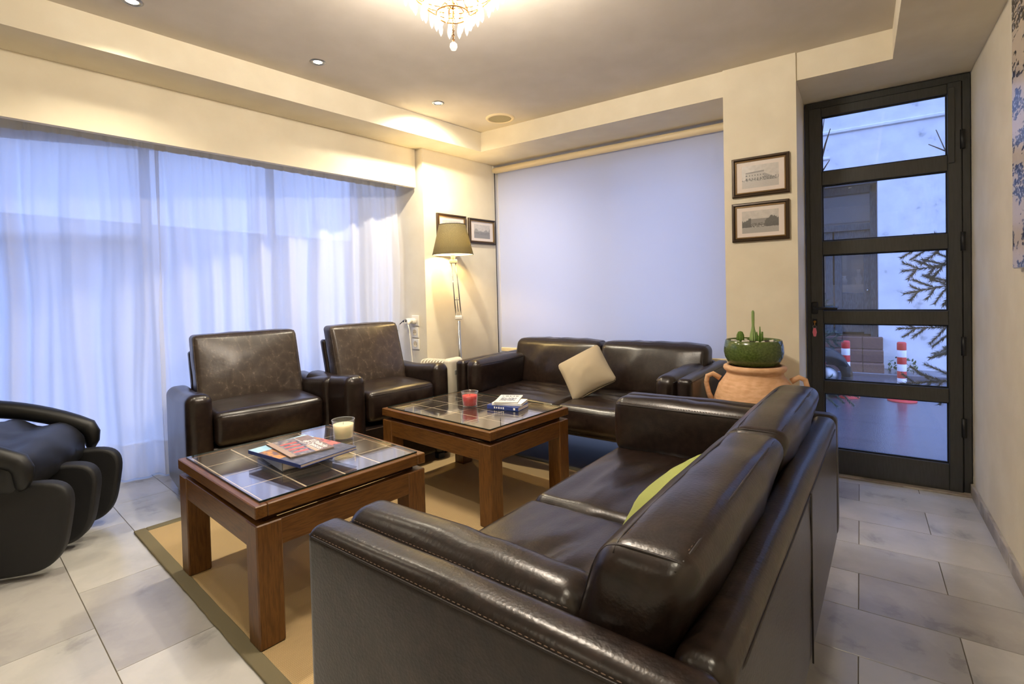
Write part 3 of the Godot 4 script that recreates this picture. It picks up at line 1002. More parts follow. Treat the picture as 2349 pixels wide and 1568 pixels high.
func twigs(t: Node3D, paths: Array) -> void:
	for p in paths:
		part("twig", tube(p, [0.011, 0.006, 0.0025], 6), M.bark, t)

# ------------------------------------------------------------------ lamps
func spot(parent: Node, at: Vector3, aim: Vector3, energy: float, angle: float, color: Color, size := 0.03) -> void:
	var s := SpotLight3D.new()
	s.name = "spot_lamp"
	parent.add_child(s, true)
	s.position = at
	s.look_at_from_position(parent.to_global(at), parent.to_global(at) + aim, Vector3(0.3, 0, 1))
	s.light_energy = energy
	s.spot_angle = angle
	s.spot_angle_attenuation = 0.8
	s.spot_range = 12.0
	s.spot_attenuation = 2.0
	s.light_color = color
	s.light_size = size
	s.shadow_enabled = true

func omni(parent: Node, at: Vector3, energy: float, color: Color, size: float) -> void:
	var s := OmniLight3D.new()
	s.name = "bulb_lamp"
	parent.add_child(s, true)
	s.position = at
	s.light_energy = energy
	s.omni_range = 14.0
	s.omni_attenuation = 2.0
	s.light_color = color
	s.light_size = size
	s.shadow_enabled = true

func downlight(at: Vector3, label: String, aim: Vector3, energy: float, angle := 62.0) -> void:
	var t := thing("downlight", label, "downlight", at, 0.0, "recessed ceiling downlights")
	part("ring", lathe([Vector2(0.025, 0.006), Vector2(0.026, -0.004), Vector2(0.034, -0.005), Vector2(0.040, -0.001), Vector2(0.040, 0.004)], 32), M.steel, t)
	part("lens", lathe([Vector2(0, -0.002), Vector2(0.018, -0.003), Vector2(0.025, 0.001)], 24), M.led, t)
	spot(t, Vector3(0, -0.012, 0), aim, energy, angle, Color(1.0, 0.95, 0.85), 0.03)

func build_lights() -> void:
	downlight(Vector3(-2.27, CEIL, -2.492), "lit ceiling downlight nearest the round ceiling speaker", Vector3(-0.25, -1, -0.15), 2.3, 76.0)
	downlight(Vector3(-2.371, CEIL, -1.668), "ceiling downlight between the other two, in line with the armchairs", Vector3(0.1, -1, 0.0), 1.2)
	downlight(Vector3(-2.491, CEIL, -0.873), "lit ceiling downlight above the massage chair end of the curtain", Vector3(-0.1, -1, 0.0), 1.0)
	# the lobby goes on behind the camera with the same fittings
	for p in [[-0.15, -0.35, "above the aisle behind the near sofa"], [-0.10, 0.75, "over the aisle beside the printed canvas wall"], [-1.4, 1.0, "over the lobby floor in front of the near sofa arm"], [-2.6, 0.1, "near the end of the curtain, past the massage chair"], [-1.4, 1.7, "by the wall at the lobby's rear"]]:
		downlight(Vector3(p[0], CEIL, p[1]), "ceiling downlight " + p[2], Vector3(0.02, -1, 0.05), 0.75)
	var sp := thing("ceiling_speaker", "round beige ceiling speaker set in the corner of the ceiling tray", "speaker", Vector3(-2.123, CEIL, -2.982))
	part("rim", lathe([Vector2(0.082, 0.004), Vector2(0.083, -0.008), Vector2(0.098, -0.007), Vector2(0.104, -0.001), Vector2(0.104, 0.003)], 40), M.cream_plastic, sp)
	part("grille", lathe([Vector2(0, -0.005), Vector2(0.083, -0.004)], 40), M.grille, sp)
	# chandelier
	var c := thing("chandelier", "crystal chandelier with brass rings hanging from the ceiling tray", "chandelier", Vector3(-1.144, 0, -1.342))
	part("canopy", lathe([Vector2(0, 2.40), Vector2(0.07, 2.40), Vector2(0.068, 2.388), Vector2(0.02, 2.37), Vector2(0, 2.368)], 28), M.brass, c)
	part("stem", tube([Vector3(0, 2.39, 0), Vector3(0, 2.3, 0), Vector3(0, 2.16, 0)], 0.006, 8), M.brass, c)
	var tiers := [[0.225, 2.285, 30], [0.185, 2.232, 26], [0.142, 2.188, 22], [0.098, 2.146, 16], [0.056, 2.106, 10]]
	var st := start()
	# one cut drop: tapered, faceted
	add_lathe(st, [Vector2(0, 0.0), Vector2(0.0035, -0.004), Vector2(0.008, -0.03), Vector2(0.006, -0.044), Vector2(0, -0.056)], 6, Vector3.ZERO)
	var drop := done(st)
	for tr in tiers:
		var r := part("ring", tube(circle(Vector3(0, tr[1], 0), tr[0], 40, 1), 0.0028, 6), M.brass, c)
		for k in 4:
			var a: float = TAU * k / 4.0 + tr[0] * 9.0
			var e := Vector3(cos(a) * tr[0], tr[1], sin(a) * tr[0])
			part("arm", tube([Vector3(0, tr[1] + 0.02, 0), e * Vector3(0.5, 1, 0.5) + Vector3(0, 0.035, 0), e], 0.0024, 5), M.brass, r)
		for k in tr[2]:
			var a: float = TAU * k / float(tr[2])
			part("crystal", drop, M.crystal, r, Vector3(cos(a) * tr[0], tr[1] - 0.002, sin(a) * tr[0]), Vector3(0, -a, 0))
	var chain := part("chain", tube([Vector3(0, 2.16, 0), Vector3(0, 2.1, 0), Vector3(0, 2.012, 0)], 0.0016, 5), M.brass, c)
	for k in 9:
		part("link", tube(circle(Vector3(0, 2.02 + 0.0155 * k, 0), 0.0055, 10, 0 if k % 2 == 0 else 2), 0.0012, 4), M.brass, chain)
	part("crystal_ball", lathe([Vector2(0, -0.015), Vector2(0.009, -0.012), Vector2(0.0135, -0.002), Vector2(0.012, 0.007), Vector2(0.006, 0.013), Vector2(0, 0.0145)], 20), M.opal, c, Vector3(0, 1.998, 0))
	for k in 5:
		var a := TAU * k / 5.0
		var bp := Vector3(cos(a) * 0.1, 2.285, sin(a) * 0.1)
		part("bulb", lathe([Vector2(0, -0.024), Vector2(0.012, -0.02), Vector2(0.016, -0.006), Vector2(0.01, 0.012), Vector2(0.006, 0.02), Vector2(0, 0.021)], 16), M.bulb, c, bp)
		omni(c, bp, 0.36, Color(1.0, 0.96, 0.90), 0.03)

# ------------------------------------------------------------------ sofas
func make_sofa(called: String, label: String, at: Vector3, turn: float, sd: int, yb: float) -> Node3D:
	var t := thing(called, label, "sofa", at, turn, "dark brown leather sofas")
	wave.seed = sd
	var L := 1.67
	var D := 0.83
	var H := 0.668
	for s in [-1.0, 1.0]:
		var ss := Vector3(0.085, H - yb, D)
		var o := part("arm_panel", soft(ss, 0.028, Vector3(0.004, 0.006, 0.002), 0.004, Vector3(6, 6, 6), Vector3i(2, 8, 12)), M.leather, t, Vector3(s * (L * 0.5 - 0.0425), (H + yb) * 0.5, -D * 0.5))
		var hx := 0.0425
		var hy := (H - yb) * 0.5
		var hz := D * 0.5
		for e in [-1.0, 1.0]:
			var path := soft_path([Vector3(e * hx, hy * 0.93, hz), Vector3(e * hx, hy * 0.93, -hz)], ss, 0.028, Vector3(0.004, 0.006, 0.002), 0.0006, null, 24)
			part("seam", tube(path, 0.0024, 5), M.seam, o)
			stitches(soft_path([Vector3(e * hx, hy * 0.955, hz), Vector3(e * hx, hy * 0.955, -hz)], ss, 0.028, Vector3(0.004, 0.006, 0.002), 0.0006, null, 24), 0.011, M.thread, o)
		# inner arm cushion
		var cs := Vector3(0.115, 0.245, 0.60)
		var cp := Vector3(0.014, 0.008, 0.012)
		var co := part("arm_cushion", soft(cs, 0.045, cp, 0.006, Vector3(7, 7, 7), Vector3i(4, 6, 10)), M.leather, t, Vector3(s * (L * 0.5 - 0.085 - 0.062), 0.552, -0.305))
		for e in [-1.0, 1.0]:
			part("seam", tube(soft_path([Vector3(e * 0.0575, 0.095, 0.30), Vector3(e * 0.0575, 0.095, -0.30)], cs, 0.045, cp, 0.0004, null, 20), 0.0026, 5), M.seam, co)
			stitches(soft_path([Vector3(e * 0.0575, 0.106, 0.30), Vector3(e * 0.0575, 0.106, -0.30)], cs, 0.045, cp, 0.0006, null, 20), 0.011, M.thread, co)
		# seat cushion
		var sz := Vector3((L - 0.175) * 0.5, 0.165, 0.70)
		var sp := Vector3(0.004, 0.022, 0.012)
		var so := part("seat_cushion", soft(sz, 0.04, sp, 0.024, Vector3(2.0, 3, 10), Vector3i(16, 4, 26)), M.leather, t, Vector3(s * sz.x * 0.5, 0.368, -0.345))
		part("seam", tube(soft_path([Vector3(-sz.x * 0.5, 0.055, 0.35), Vector3(sz.x * 0.5, 0.055, 0.35)], sz, 0.04, sp, 0.0005, null, 24), 0.0026, 5), M.seam, so)
		part("seam", tube(soft_path([Vector3(-s * sz.x * 0.5, 0.055, 0.35), Vector3(-s * sz.x * 0.5, 0.055, -0.35)], sz, 0.04, sp, 0.0005, null, 24), 0.0026, 5), M.seam, so)
		# back cushion, leaning
		var bs := Vector3((L - 0.18) * 0.5, 0.345, 0.155)
		var bp := Vector3(0.008, 0.014, 0.022)
		var lean := func(p: Vector3) -> Vector3: return Vector3(p.x, p.y, p.z - 0.30 * p.y - 0.03 * maxf(0.0, p.y - 0.08) * (2.0 if p.z < 0 else 0.0))
		var bo := part("back_cushion", soft(bs, 0.045, bp, 0.014, Vector3(5, 3, 3), Vector3i(16, 8, 6), lean), M.leather, t, Vector3(s * bs.x * 0.5, 0.602, -0.658))
		for e in [-1.0, 1.0]:
			part("seam", tube(soft_path([Vector3(-bs.x * 0.5, 0.1725, e * 0.05), Vector3(bs.x * 0.5, 0.1725, e * 0.05)], bs, 0.05, bp, 0.0005, lean, 26), 0.0026, 5), M.seam, bo)
			stitches(soft_path([Vector3(-bs.x * 0.5, 0.1725, e * 0.06), Vector3(bs.x * 0.5, 0.1725, e * 0.043)], bs, 0.05, bp, 0.0006, lean, 26), 0.012, M.thread, bo)
			part("seam", tube(soft_path([Vector3(e * bs.x * 0.47, 0.1725, -0.0775), Vector3(e * bs.x * 0.47, 0.1725, 0.0775), Vector3(e * bs.x * 0.47, -0.1, 0.0775)], bs, 0.05, bp, 0.0005, lean, 16), 0.0026, 5), M.seam, bo)
	# back shell
	var ks := Vector3(L - 0.16, H - yb, 0.08)
	var ko := part("back_panel", soft(ks, 0.03, Vector3(0, 0.004, 0.003), 0.003, Vector3(4, 4, 4), Vector3i(16, 8, 2)), M.leather, t, Vector3(0, (H + yb) * 0.5, -D + 0.04))
	part("seam", tube([Vector3(0, 0.2, -0.0435), Vector3(0, 0, -0.0435), Vector3(0, -0.22, -0.0435)], 0.0022, 5), M.seam, ko)
	part("seam", tube(soft_path([Vector3(-ks.x * 0.5, 0.195, -0.04), Vector3(ks.x * 0.5, 0.195, -0.04)], ks, 0.03, Vector3(0, 0.004, 0.003), 0.0005, null, 20), 0.0022, 5), M.seam, ko)
	part("seat_base", soft(Vector3(L - 0.17, 0.31 - yb, D - 0.13), 0.02), M.leather, t, Vector3(0, (yb + 0.31) * 0.5, -(D - 0.1) * 0.5))
	for x in [-1.0, 1.0]:
		for z in [-0.10, -D + 0.10]:
			part("leg", lathe([Vector2(0, 0), Vector2(0.017, 0), Vector2(0.022, yb + 0.004), Vector2(0, yb + 0.004)], 16), M.steel, t, Vector3(x * (L * 0.5 - 0.14), 0.0, z))
	return t

func build_sofas() -> void:
	make_sofa("leather_sofa", "dark brown leather sofa seen from behind, a green cushion tucked in its seat", Vector3(-0.935, 0, -1.445), -1.612, 5, 0.215)
	make_sofa("leather_sofa", "dark brown leather sofa under the roller screen with a beige cushion", Vector3(-1.56, 0, -2.705), -0.03, 8, 0.262)
	# scatter cushions
	var cs := Vector3(0.36, 0.36, 0.12)
	var pil := func(p: Vector3) -> Vector3:
		var nx := clampf(absf(p.x) / 0.185, 0.0, 1.0)
		var ny := clampf(absf(p.y) / 0.185, 0.0, 1.0)
		return Vector3(p.x * (1.0 - 0.04 * (1.0 - ny * ny)), p.y * (1.0 - 0.04 * (1.0 - nx * nx)), p.z * (0.16 + 0.95 * pow((1.0 - nx * nx) * (1.0 - ny * ny), 0.42)))
	var b := thing("scatter_cushion", "square beige linen cushion leaning on one corner on the screen-side sofa", "cushion", Vector3(-1.495, 0.605, -3.01))
	var bm := part("cover", soft(cs, 0.03, Vector3(0.0, 0.0, 0.03), 0.008, Vector3(8, 8, 3), Vector3i(14, 14, 4), pil), M.linen, b)
	bm.rotation = Vector3(-0.62, 0.10, 0.60)
	bm.scale = Vector3.ONE * 0.86
	part("piping", tube(soft_path([Vector3(-0.18, -0.18, 0), Vector3(0.18, -0.18, 0), Vector3(0.18, 0.18, 0), Vector3(-0.18, 0.18, 0), Vector3(-0.18, -0.18, 0)], cs, 0.03, Vector3.ZERO, 0.001, pil, 12), 0.003, 6), M.linen, bm)
	var g := thing("scatter_cushion", "olive green velvet cushion half hidden by the near sofa's back cushions", "cushion", Vector3(-0.385, 0.545, -1.20))
	var gm := part("cover", soft(Vector3(0.40, 0.40, 0.13), 0.03, Vector3(0, 0, 0.03), 0.01, Vector3(8, 8, 3), Vector3i(14, 14, 4), pil), M.green_velvet, g)
	gm.rotation = Vector3(-0.34, -PI / 2, 0.06)

# ------------------------------------------------------------------ armchairs
func build_chairs() -> void:
	chair("brown leather armchair with a creased backrest, next to the massage chair", Vector3(-2.80, 0, -1.60), 1.35, 41, 0.86, 0.026)
	chair("brown leather armchair with heavily scuffed backrest, next to the oil heater", Vector3(-2.42, 0, -2.255), 1.39, 43, 0.765, 0.002)

func chair(label: String, at: Vector3, turn: float, sd: int, W: float, drop: float) -> void:
	var t := thing("armchair", label, "armchair", at, turn, "brown leather armchairs in front of the curtains")
	wave.seed = sd
	var D := 0.62
	var Ha := 0.672 - drop
	var iw := W - 0.25
	for s in [-1.0, 1.0]:
		var dip := func(p: Vector3) -> Vector3:
			var k := clampf((p.y + 0.05) / 0.3, 0.0, 1.0)
			return p + Vector3(0, -0.02 * k * (1.0 - cos((p.z / D + 0.5) * TAU)) * 0.5 - 0.02 * k * smoothstep(0.2, -0.32, p.z), 0)
		part("arm", soft(Vector3(0.13, Ha - 0.05, D), 0.05, Vector3(0.004, 0.004, 0.006), 0.004, Vector3(5, 5, 5), Vector3i(3, 8, 14), dip), M.leather, t, Vector3(s * (W * 0.5 - 0.065), (Ha + 0.05) * 0.5, -D * 0.5))
		for z in [-0.06, -D + 0.06]:
			part("foot", box(Vector3(0.05, 0.05, 0.05), 0.005), M.black_plastic, t, Vector3(s * (W * 0.5 - 0.065), 0.025, z))
	var lean := func(p: Vector3) -> Vector3: return Vector3(p.x, p.y, p.z - 0.30 * p.y)
	part("back_panel", soft(Vector3(iw, 0.52, 0.06), 0.02, Vector3.ZERO, 0.0, Vector3.ONE, Vector3i(4, 4, 2), lean), M.leather, t, Vector3(0, 0.595 - drop, -0.535))
	var bs := Vector3(iw, 0.43, 0.13)
	var bo := part("backrest", soft(bs, 0.028, Vector3(0.002, 0.006, 0.028), 0.006, Vector3(6, 6, 4), Vector3i(14, 12, 4), lean), M.worn, t, Vector3(0, 0.735 - drop * 0.7, -0.465))
	part("piping", tube(soft_path([Vector3(-iw * 0.5, -0.215, 0.055), Vector3(-iw * 0.5, 0.215, 0.055), Vector3(iw * 0.5, 0.215, 0.055), Vector3(iw * 0.5, -0.215, 0.055)], bs, 0.028, Vector3(0.002, 0.006, 0.028), 0.0008, lean, 14), 0.0028, 6), M.worn, bo)
	var ss := Vector3(W - 0.262, 0.19, 0.55)
	var so := part("seat_cushion", soft(ss, 0.04, Vector3(0, 0.022, 0.018), 0.012, Vector3(5, 5, 5), Vector3i(12, 5, 12)), M.leather, t, Vector3(0, 0.465 - drop, -0.27))
	part("seam", tube(soft_path([Vector3(-ss.x * 0.5, 0.075, 0.275), Vector3(ss.x * 0.5, 0.075, 0.275)], ss, 0.04, Vector3(0, 0.022, 0.018), 0.0008, null, 20), 0.0022, 5), M.seam, so)
	part("seat_base", soft(Vector3(W - 0.23, 0.28, 0.54), 0.015), M.leather, t, Vector3(0, 0.20, -0.30))
	part("apron_seam", tube([Vector3(-0.26, 0.325, -0.028), Vector3(0, 0.325, -0.028), Vector3(0.26, 0.325, -0.028)], 0.003, 5), M.thread, t)

# ------------------------------------------------------------------ coffee tables
func build_tables() -> void:
	table("wooden coffee table carrying the stack of three books and the cream candle", Vector3(-1.943, 0, -1.227), 0.78, 0.69)
	table("wooden coffee table carrying the red candle, between armchair and screen-side sofa", Vector3(-1.858, 0, -2.272), 0.885, 0.65)

func table(label: String, at: Vector3, w: float, d: float) -> void:
	var t := thing("coffee_table", label, "table", at, LEFT_TURN, "square wooden coffee tables")
	var top := 0.482
	for s in [-1.0, 1.0]:
		part("top_rail", box(Vector3(w, 0.042, 0.04), 0.003), M.wood_x, t, Vector3(0, top - 0.021, s * (d * 0.5 - 0.02)))
		part("top_rail", box(Vector3(0.04, 0.042, d - 0.08), 0.003), M.wood_z, t, Vector3(s * (w * 0.5 - 0.02), top - 0.021, 0))
		part("neck", box(Vector3(w - 0.075, 0.024, 0.03), 0.0), M.wood_dark, t, Vector3(0, top - 0.053, s * (d * 0.5 - 0.055)))
		part("neck", box(Vector3(0.03, 0.024, d - 0.14), 0.0), M.wood_dark, t, Vector3(s * (w * 0.5 - 0.055), top - 0.053, 0))
		part("apron", box(Vector3(w - 0.16, 0.088, 0.03), 0.002), M.wood_x, t, Vector3(0, 0.374, s * (d * 0.5 - 0.02)))
		part("apron", box(Vector3(0.03, 0.088, d - 0.16), 0.002), M.wood_z, t, Vector3(s * (w * 0.5 - 0.02), 0.374, 0))
		for e in [-1.0, 1.0]:
			part("leg", box(Vector3(0.085, 0.409, 0.085), 0.004), M.wood_y, t, Vector3(s * (w * 0.5 - 0.0445), 0.2135, e * (d * 0.5 - 0.0445)))
	# inlaid squares
	part("inlay_bed", box(Vector3(w - 0.08, 0.02, d - 0.08), 0.0), M.inlay, t, Vector3(0, top - 0.0115, 0))
	var nx := 4
	var nz := 4
	var sx := (w - 0.08) / nx
	var sz := (d - 0.08) / nz
	for i in nx:
		for j in nz:
			part("inlaid_square", box(Vector3(sx - 0.007, 0.004, sz - 0.007), 0.0004), M.lacquer, t, Vector3(-(w - 0.08) * 0.5 + sx * (i + 0.5), top - 0.0022, -(d - 0.08) * 0.5 + sz * (j + 0.5)))
	# glass sheet
	var g := part("glass_sheet", box(Vector3(w - 0.05, 0.006, d - 0.05), 0.001), M.table_glass, t, Vector3(0, top + 0.0035, 0))
	var st := start()
	for s in [-1.0, 1.0]:
		add_box(st, Vector3(0, 0, s * (d - 0.05) * 0.5), Vector3(w - 0.05, 0.0055, 0.002))
		add_box(st, Vector3(s * (w - 0.05) * 0.5, 0, 0), Vector3(0.002, 0.0055, d - 0.05))
	part("edge", done(st), M.glass_edge, g)

func build_rug() -> void:
	var u0 := 0.02
	var u1 := 1.93
	var w0 := -1.825
	var w1 := 0.25
	var t := thing("rug", "woven sisal rug with a khaki cloth border under the coffee tables", "rug", luv((u0 + u1) * 0.5, (w0 + w1) * 0.5), LEFT_TURN)
	var w := u1 - u0
	var d := w1 - w0
	part("weave", box(Vector3(w - 0.05, 0.008, d - 0.05), 0.002), M.sisal, t, Vector3(0, 0.0045, 0))
	for s in [-1.0, 1.0]:
		part("border", soft(Vector3(w, 0.011, 0.05), 0.005, Vector3.ZERO, 0.004, Vector3(9, 9, 9), Vector3i(40, 2, 3)), M.rug_border, t, Vector3(0, 0.006, s * (d * 0.5 - 0.025)))
		part("border", soft(Vector3(0.05, 0.011, d - 0.1), 0.005, Vector3.ZERO, 0.004, Vector3(9, 9, 9), Vector3i(3, 2, 40)), M.rug_border, t, Vector3(s * (w * 0.5 - 0.025), 0.006, 0))

# ------------------------------------------------------------------ candles and books
func candle(at: Vector3, label: String, wax: Material, h: float, r: float, fill: float) -> void:
	var t := thing("jar_candle", label, "candle", at, 0.0, "candles in glass tumblers")
	var rb := r * 0.84
	part("tumbler", lathe([Vector2(0, 0.0), Vector2(rb, 0.0), Vector2(rb + 0.001, 0.004), Vector2(r, h - 0.001), Vector2(r - 0.0012, h), Vector2(r - 0.0026, h - 0.001), Vector2(rb - 0.002, 0.011), Vector2(0, 0.010)], 40), M.glass, t)
	var rr := lerpf(rb, r, fill / h)
	part("rim", tube(circle(Vector3(0, h, 0), r - 0.0012, 40, 1), 0.0015, 6), M.glass_thick, t)
	part("wax", lathe([Vector2(0, 0.0105), Vector2(rb - 0.0035, 0.0105), Vector2(rr - 0.0035, fill), Vector2(rr - 0.012, fill - 0.001), Vector2(0, fill - 0.002)], 40), wax, t)
	part("wick", tube([Vector3(0, fill - 0.004, 0), Vector3(0.0005, fill + 0.004, 0), Vector3(0.002, fill + 0.010, 0)], 0.0009, 5), M.ink, t)

func cover_image(kind: int) -> ImageTexture:
	var im := Image.create(256, 192, false, Image.FORMAT_RGB8)
	var n := noise(0.03, 4, FastNoiseLite.TYPE_SIMPLEX, 60 + kind)
	for y in 192:
		for x in 256:
			var v := n.get_noise_2d(x, y)
			var c := Color(0.5, 0.5, 0.5)
			if kind == 0:      # booklet: brown title band, ruined palace with red columns
				if y < 66:
					c = Color(0.42, 0.33, 0.26).lerp(Color(0.56, 0.46, 0.36), v * 0.5 + 0.5)
				elif y < 69:
					c = Color(0.85, 0.82, 0.78)
				else:
					c = Color(0.34, 0.32, 0.34).lerp(Color(0.62, 0.57, 0.52), v * 0.9 + 0.5)
					if y > 165:
						c = Color(0.66, 0.56, 0.46)
					for k in 4:
						var cx := 70 + k * 46
						if absf(x - cx) < 12.0 - (y - 80) * 0.03 and y > 84 + k * 3 and y < 158:
							c = Color(0.80, 0.36, 0.27).lerp(Color(0.62, 0.22, 0.18), clampf((x - cx) / 12.0, 0, 1))
						if absf(x - cx) < 15 and y > 76 + k * 3 and y <= 84 + k * 3:
							c = Color(0.2, 0.16, 0.15)
					if x > 150 and y > 60 and y < 82:
						c = Color(0.80, 0.62, 0.46)
			elif kind == 1:    # larger book: sky, ochre town, grey roofs
				if y < 40:
					c = Color(0.55, 0.75, 0.86).lerp(Color(0.75, 0.85, 0.9), v * 0.5 + 0.5)
				elif y < 120:
					c = Color(0.80, 0.55, 0.22).lerp(Color(0.45, 0.34, 0.3), clampf(v * 1.6 + 0.5, 0, 1))
				else:
					c = Color(0.22, 0.22, 0.25).lerp(Color(0.62, 0.6, 0.62), clampf(absf(sin(y * 0.5)) * 0.35 + v * 0.3, 0, 1))
				if x > 150 and y > 70 and y < 140:
					c = Color(0.86, 0.44, 0.34).lerp(Color(0.4, 0.25, 0.24), clampf(v * 1.8, 0, 1))
			else:              # small guide: pale cover with a grey photograph
				c = Color(0.90, 0.89, 0.87)
				if x > 40 and x < 216 and y > 74 and y < 160:
					c = Color(0.36, 0.37, 0.40).lerp(Color(0.78, 0.79, 0.8), clampf(v * 1.2 + 0.5, 0, 1))
			im.set_pixel(x, y, c)
	return ImageTexture.create_from_image(im)

# flat sheet with its own texture coordinates, lying in x-z
func sheet(w: float, d: float) -> ArrayMesh:
	var st := SurfaceTool.new()
	st.begin(Mesh.PRIMITIVE_TRIANGLES)
	var c := [[-1, -1, 0, 0], [1, -1, 1, 0], [1, 1, 1, 1], [-1, 1, 0, 1]]
	for k in [0, 1, 2, 0, 2, 3]:
		st.set_normal(Vector3.UP)
		st.set_uv(Vector2(c[k][2], c[k][3]))
		st.add_vertex(Vector3(c[k][0] * w * 0.5, 0, c[k][1] * d * 0.5))
	return st.commit()

func book(called: String, label: String, at: Vector3, turn: float, w: float, d: float, h: float, cover: Material, front: Material, soft_back := false) -> Node3D:
	# spine along -x; width w (x), height d (z)
	var t := thing(called, label, "book", at, turn, "")
	var ct := 0.0022 if not soft_back else 0.0008
	part("pages", box(Vector3(w - 0.006, h - ct * 2, d - 0.006), 0.0005), M.paper, t, Vector3(0.001, h * 0.5, 0))
	part("cover", box(Vector3(w, ct, d), 0.0005), cover, t, Vector3(0, ct * 0.5, 0))
	part("cover", box(Vector3(w, ct, d), 0.0005), cover, t, Vector3(0, h - ct * 0.5, 0))
	part("spine", box(Vector3(0.003, h, d), 0.0012), cover, t, Vector3(-w * 0.5 + 0.001, h * 0.5, 0))
	if front:
		part("cover_print", sheet(w - 0.001, d - 0.001), front, t, Vector3(0.0, h + 0.0004, 0))
	return t

func lettering(text: String, size: float, m: Material, parent: Node, at: Vector3, rot: Vector3, serif := true) -> void:
	var tm := TextMesh.new()
	var f := SystemFont.new()
	f.font_names = PackedStringArray(["Droid Serif" if serif else "Droid Sans"])
	f.font_weight = 700
	tm.font = f
	tm.text = text
	tm.font_size = 32
	tm.pixel_size = size / 32.0
	tm.depth = 0.0003
	tm.curve_step = 2.0
	part("lettering", tm, m, parent, at, rot)

func printed(tex: Texture2D) -> StandardMaterial3D:
	var m := mat(Color.WHITE, 0.3)
	m.albedo_texture = tex
	return m

func build_table_things() -> void:
	var y1 := 0.4886
	var y2 := 0.4886
	candle(Vector3(-1.972, y1, -1.46), "cream candle in a glass tumbler on the book table", M.wax_white, 0.092, 0.052, 0.070)
	candle(Vector3(-1.876, y2, -2.262), "red candle in a glass tumbler on the far coffee table", M.wax_red, 0.088, 0.050, 0.066)
	# stack of three
	book("book", "thick pale grey hardback at the bottom of the book stack", Vector3(-1.935, y1, -1.19), -0.20 + PI / 2, 0.20, 0.285, 0.034, M.cover_grey, null)
	book("book", "picture book with dark blue spine in the middle of the stack", Vector3(-1.868, y1 + 0.0345, -1.185), PI / 2 + 0.02, 0.255, 0.35, 0.014, M.cover_blue, printed(cover_image(1)))
	var b3 := book("booklet", "thin booklet with ruined palace and red columns on top of the stack", Vector3(-1.895, y1 + 0.0495, -1.19), -0.18, 0.255, 0.175, 0.005, mat(Color8(110, 92, 76), 0.4), printed(cover_image(0)), true)
	lettering("El Palacio", 0.030, M.white_ink, b3, Vector3(0.03, 0.0055, -0.066), Vector3(-PI / 2, 0, 0))
	lettering("de Cnossos", 0.030, M.white_ink, b3, Vector3(0.03, 0.0055, -0.042), Vector3(-PI / 2, 0, 0))
	# small stack on the far table
	var f1 := book("book", "blue paperback at the bottom of the small stack by the red candle", Vector3(-1.665, y2, -2.345), 0.12 + PI / 2, 0.13, 0.20, 0.022, M.cover_blue, null)
	for k in 5:
		part("spine_print", box(Vector3(0.0006, 0.011 - 0.002 * (k % 2), 0.007), 0.0), M.white_ink, f1, Vector3(-0.0658, 0.011, -0.05 + 0.014 * k))
	part("spine_print", box(Vector3(0.0006, 0.012, 0.012), 0.0), M.white_ink, f1, Vector3(-0.0658, 0.011, 0.075))
	book("book", "white paperback in the middle of the small stack by the red candle", Vector3(-1.66, y2 + 0.0225, -2.36), 0.30 + PI / 2, 0.13, 0.175, 0.014, M.white_ink, null)
	var f3 := book("booklet", "thin pale guide with a grey photograph on top of the small stack", Vector3(-1.685, y2 + 0.037, -2.385), 0.42, 0.135, 0.20, 0.006, M.white_ink, printed(cover_image(2)), true)
	lettering("CRETE", 0.030, M.ink, f3, Vector3(0, 0.0068, -0.06), Vector3(-PI / 2, 0, 0))

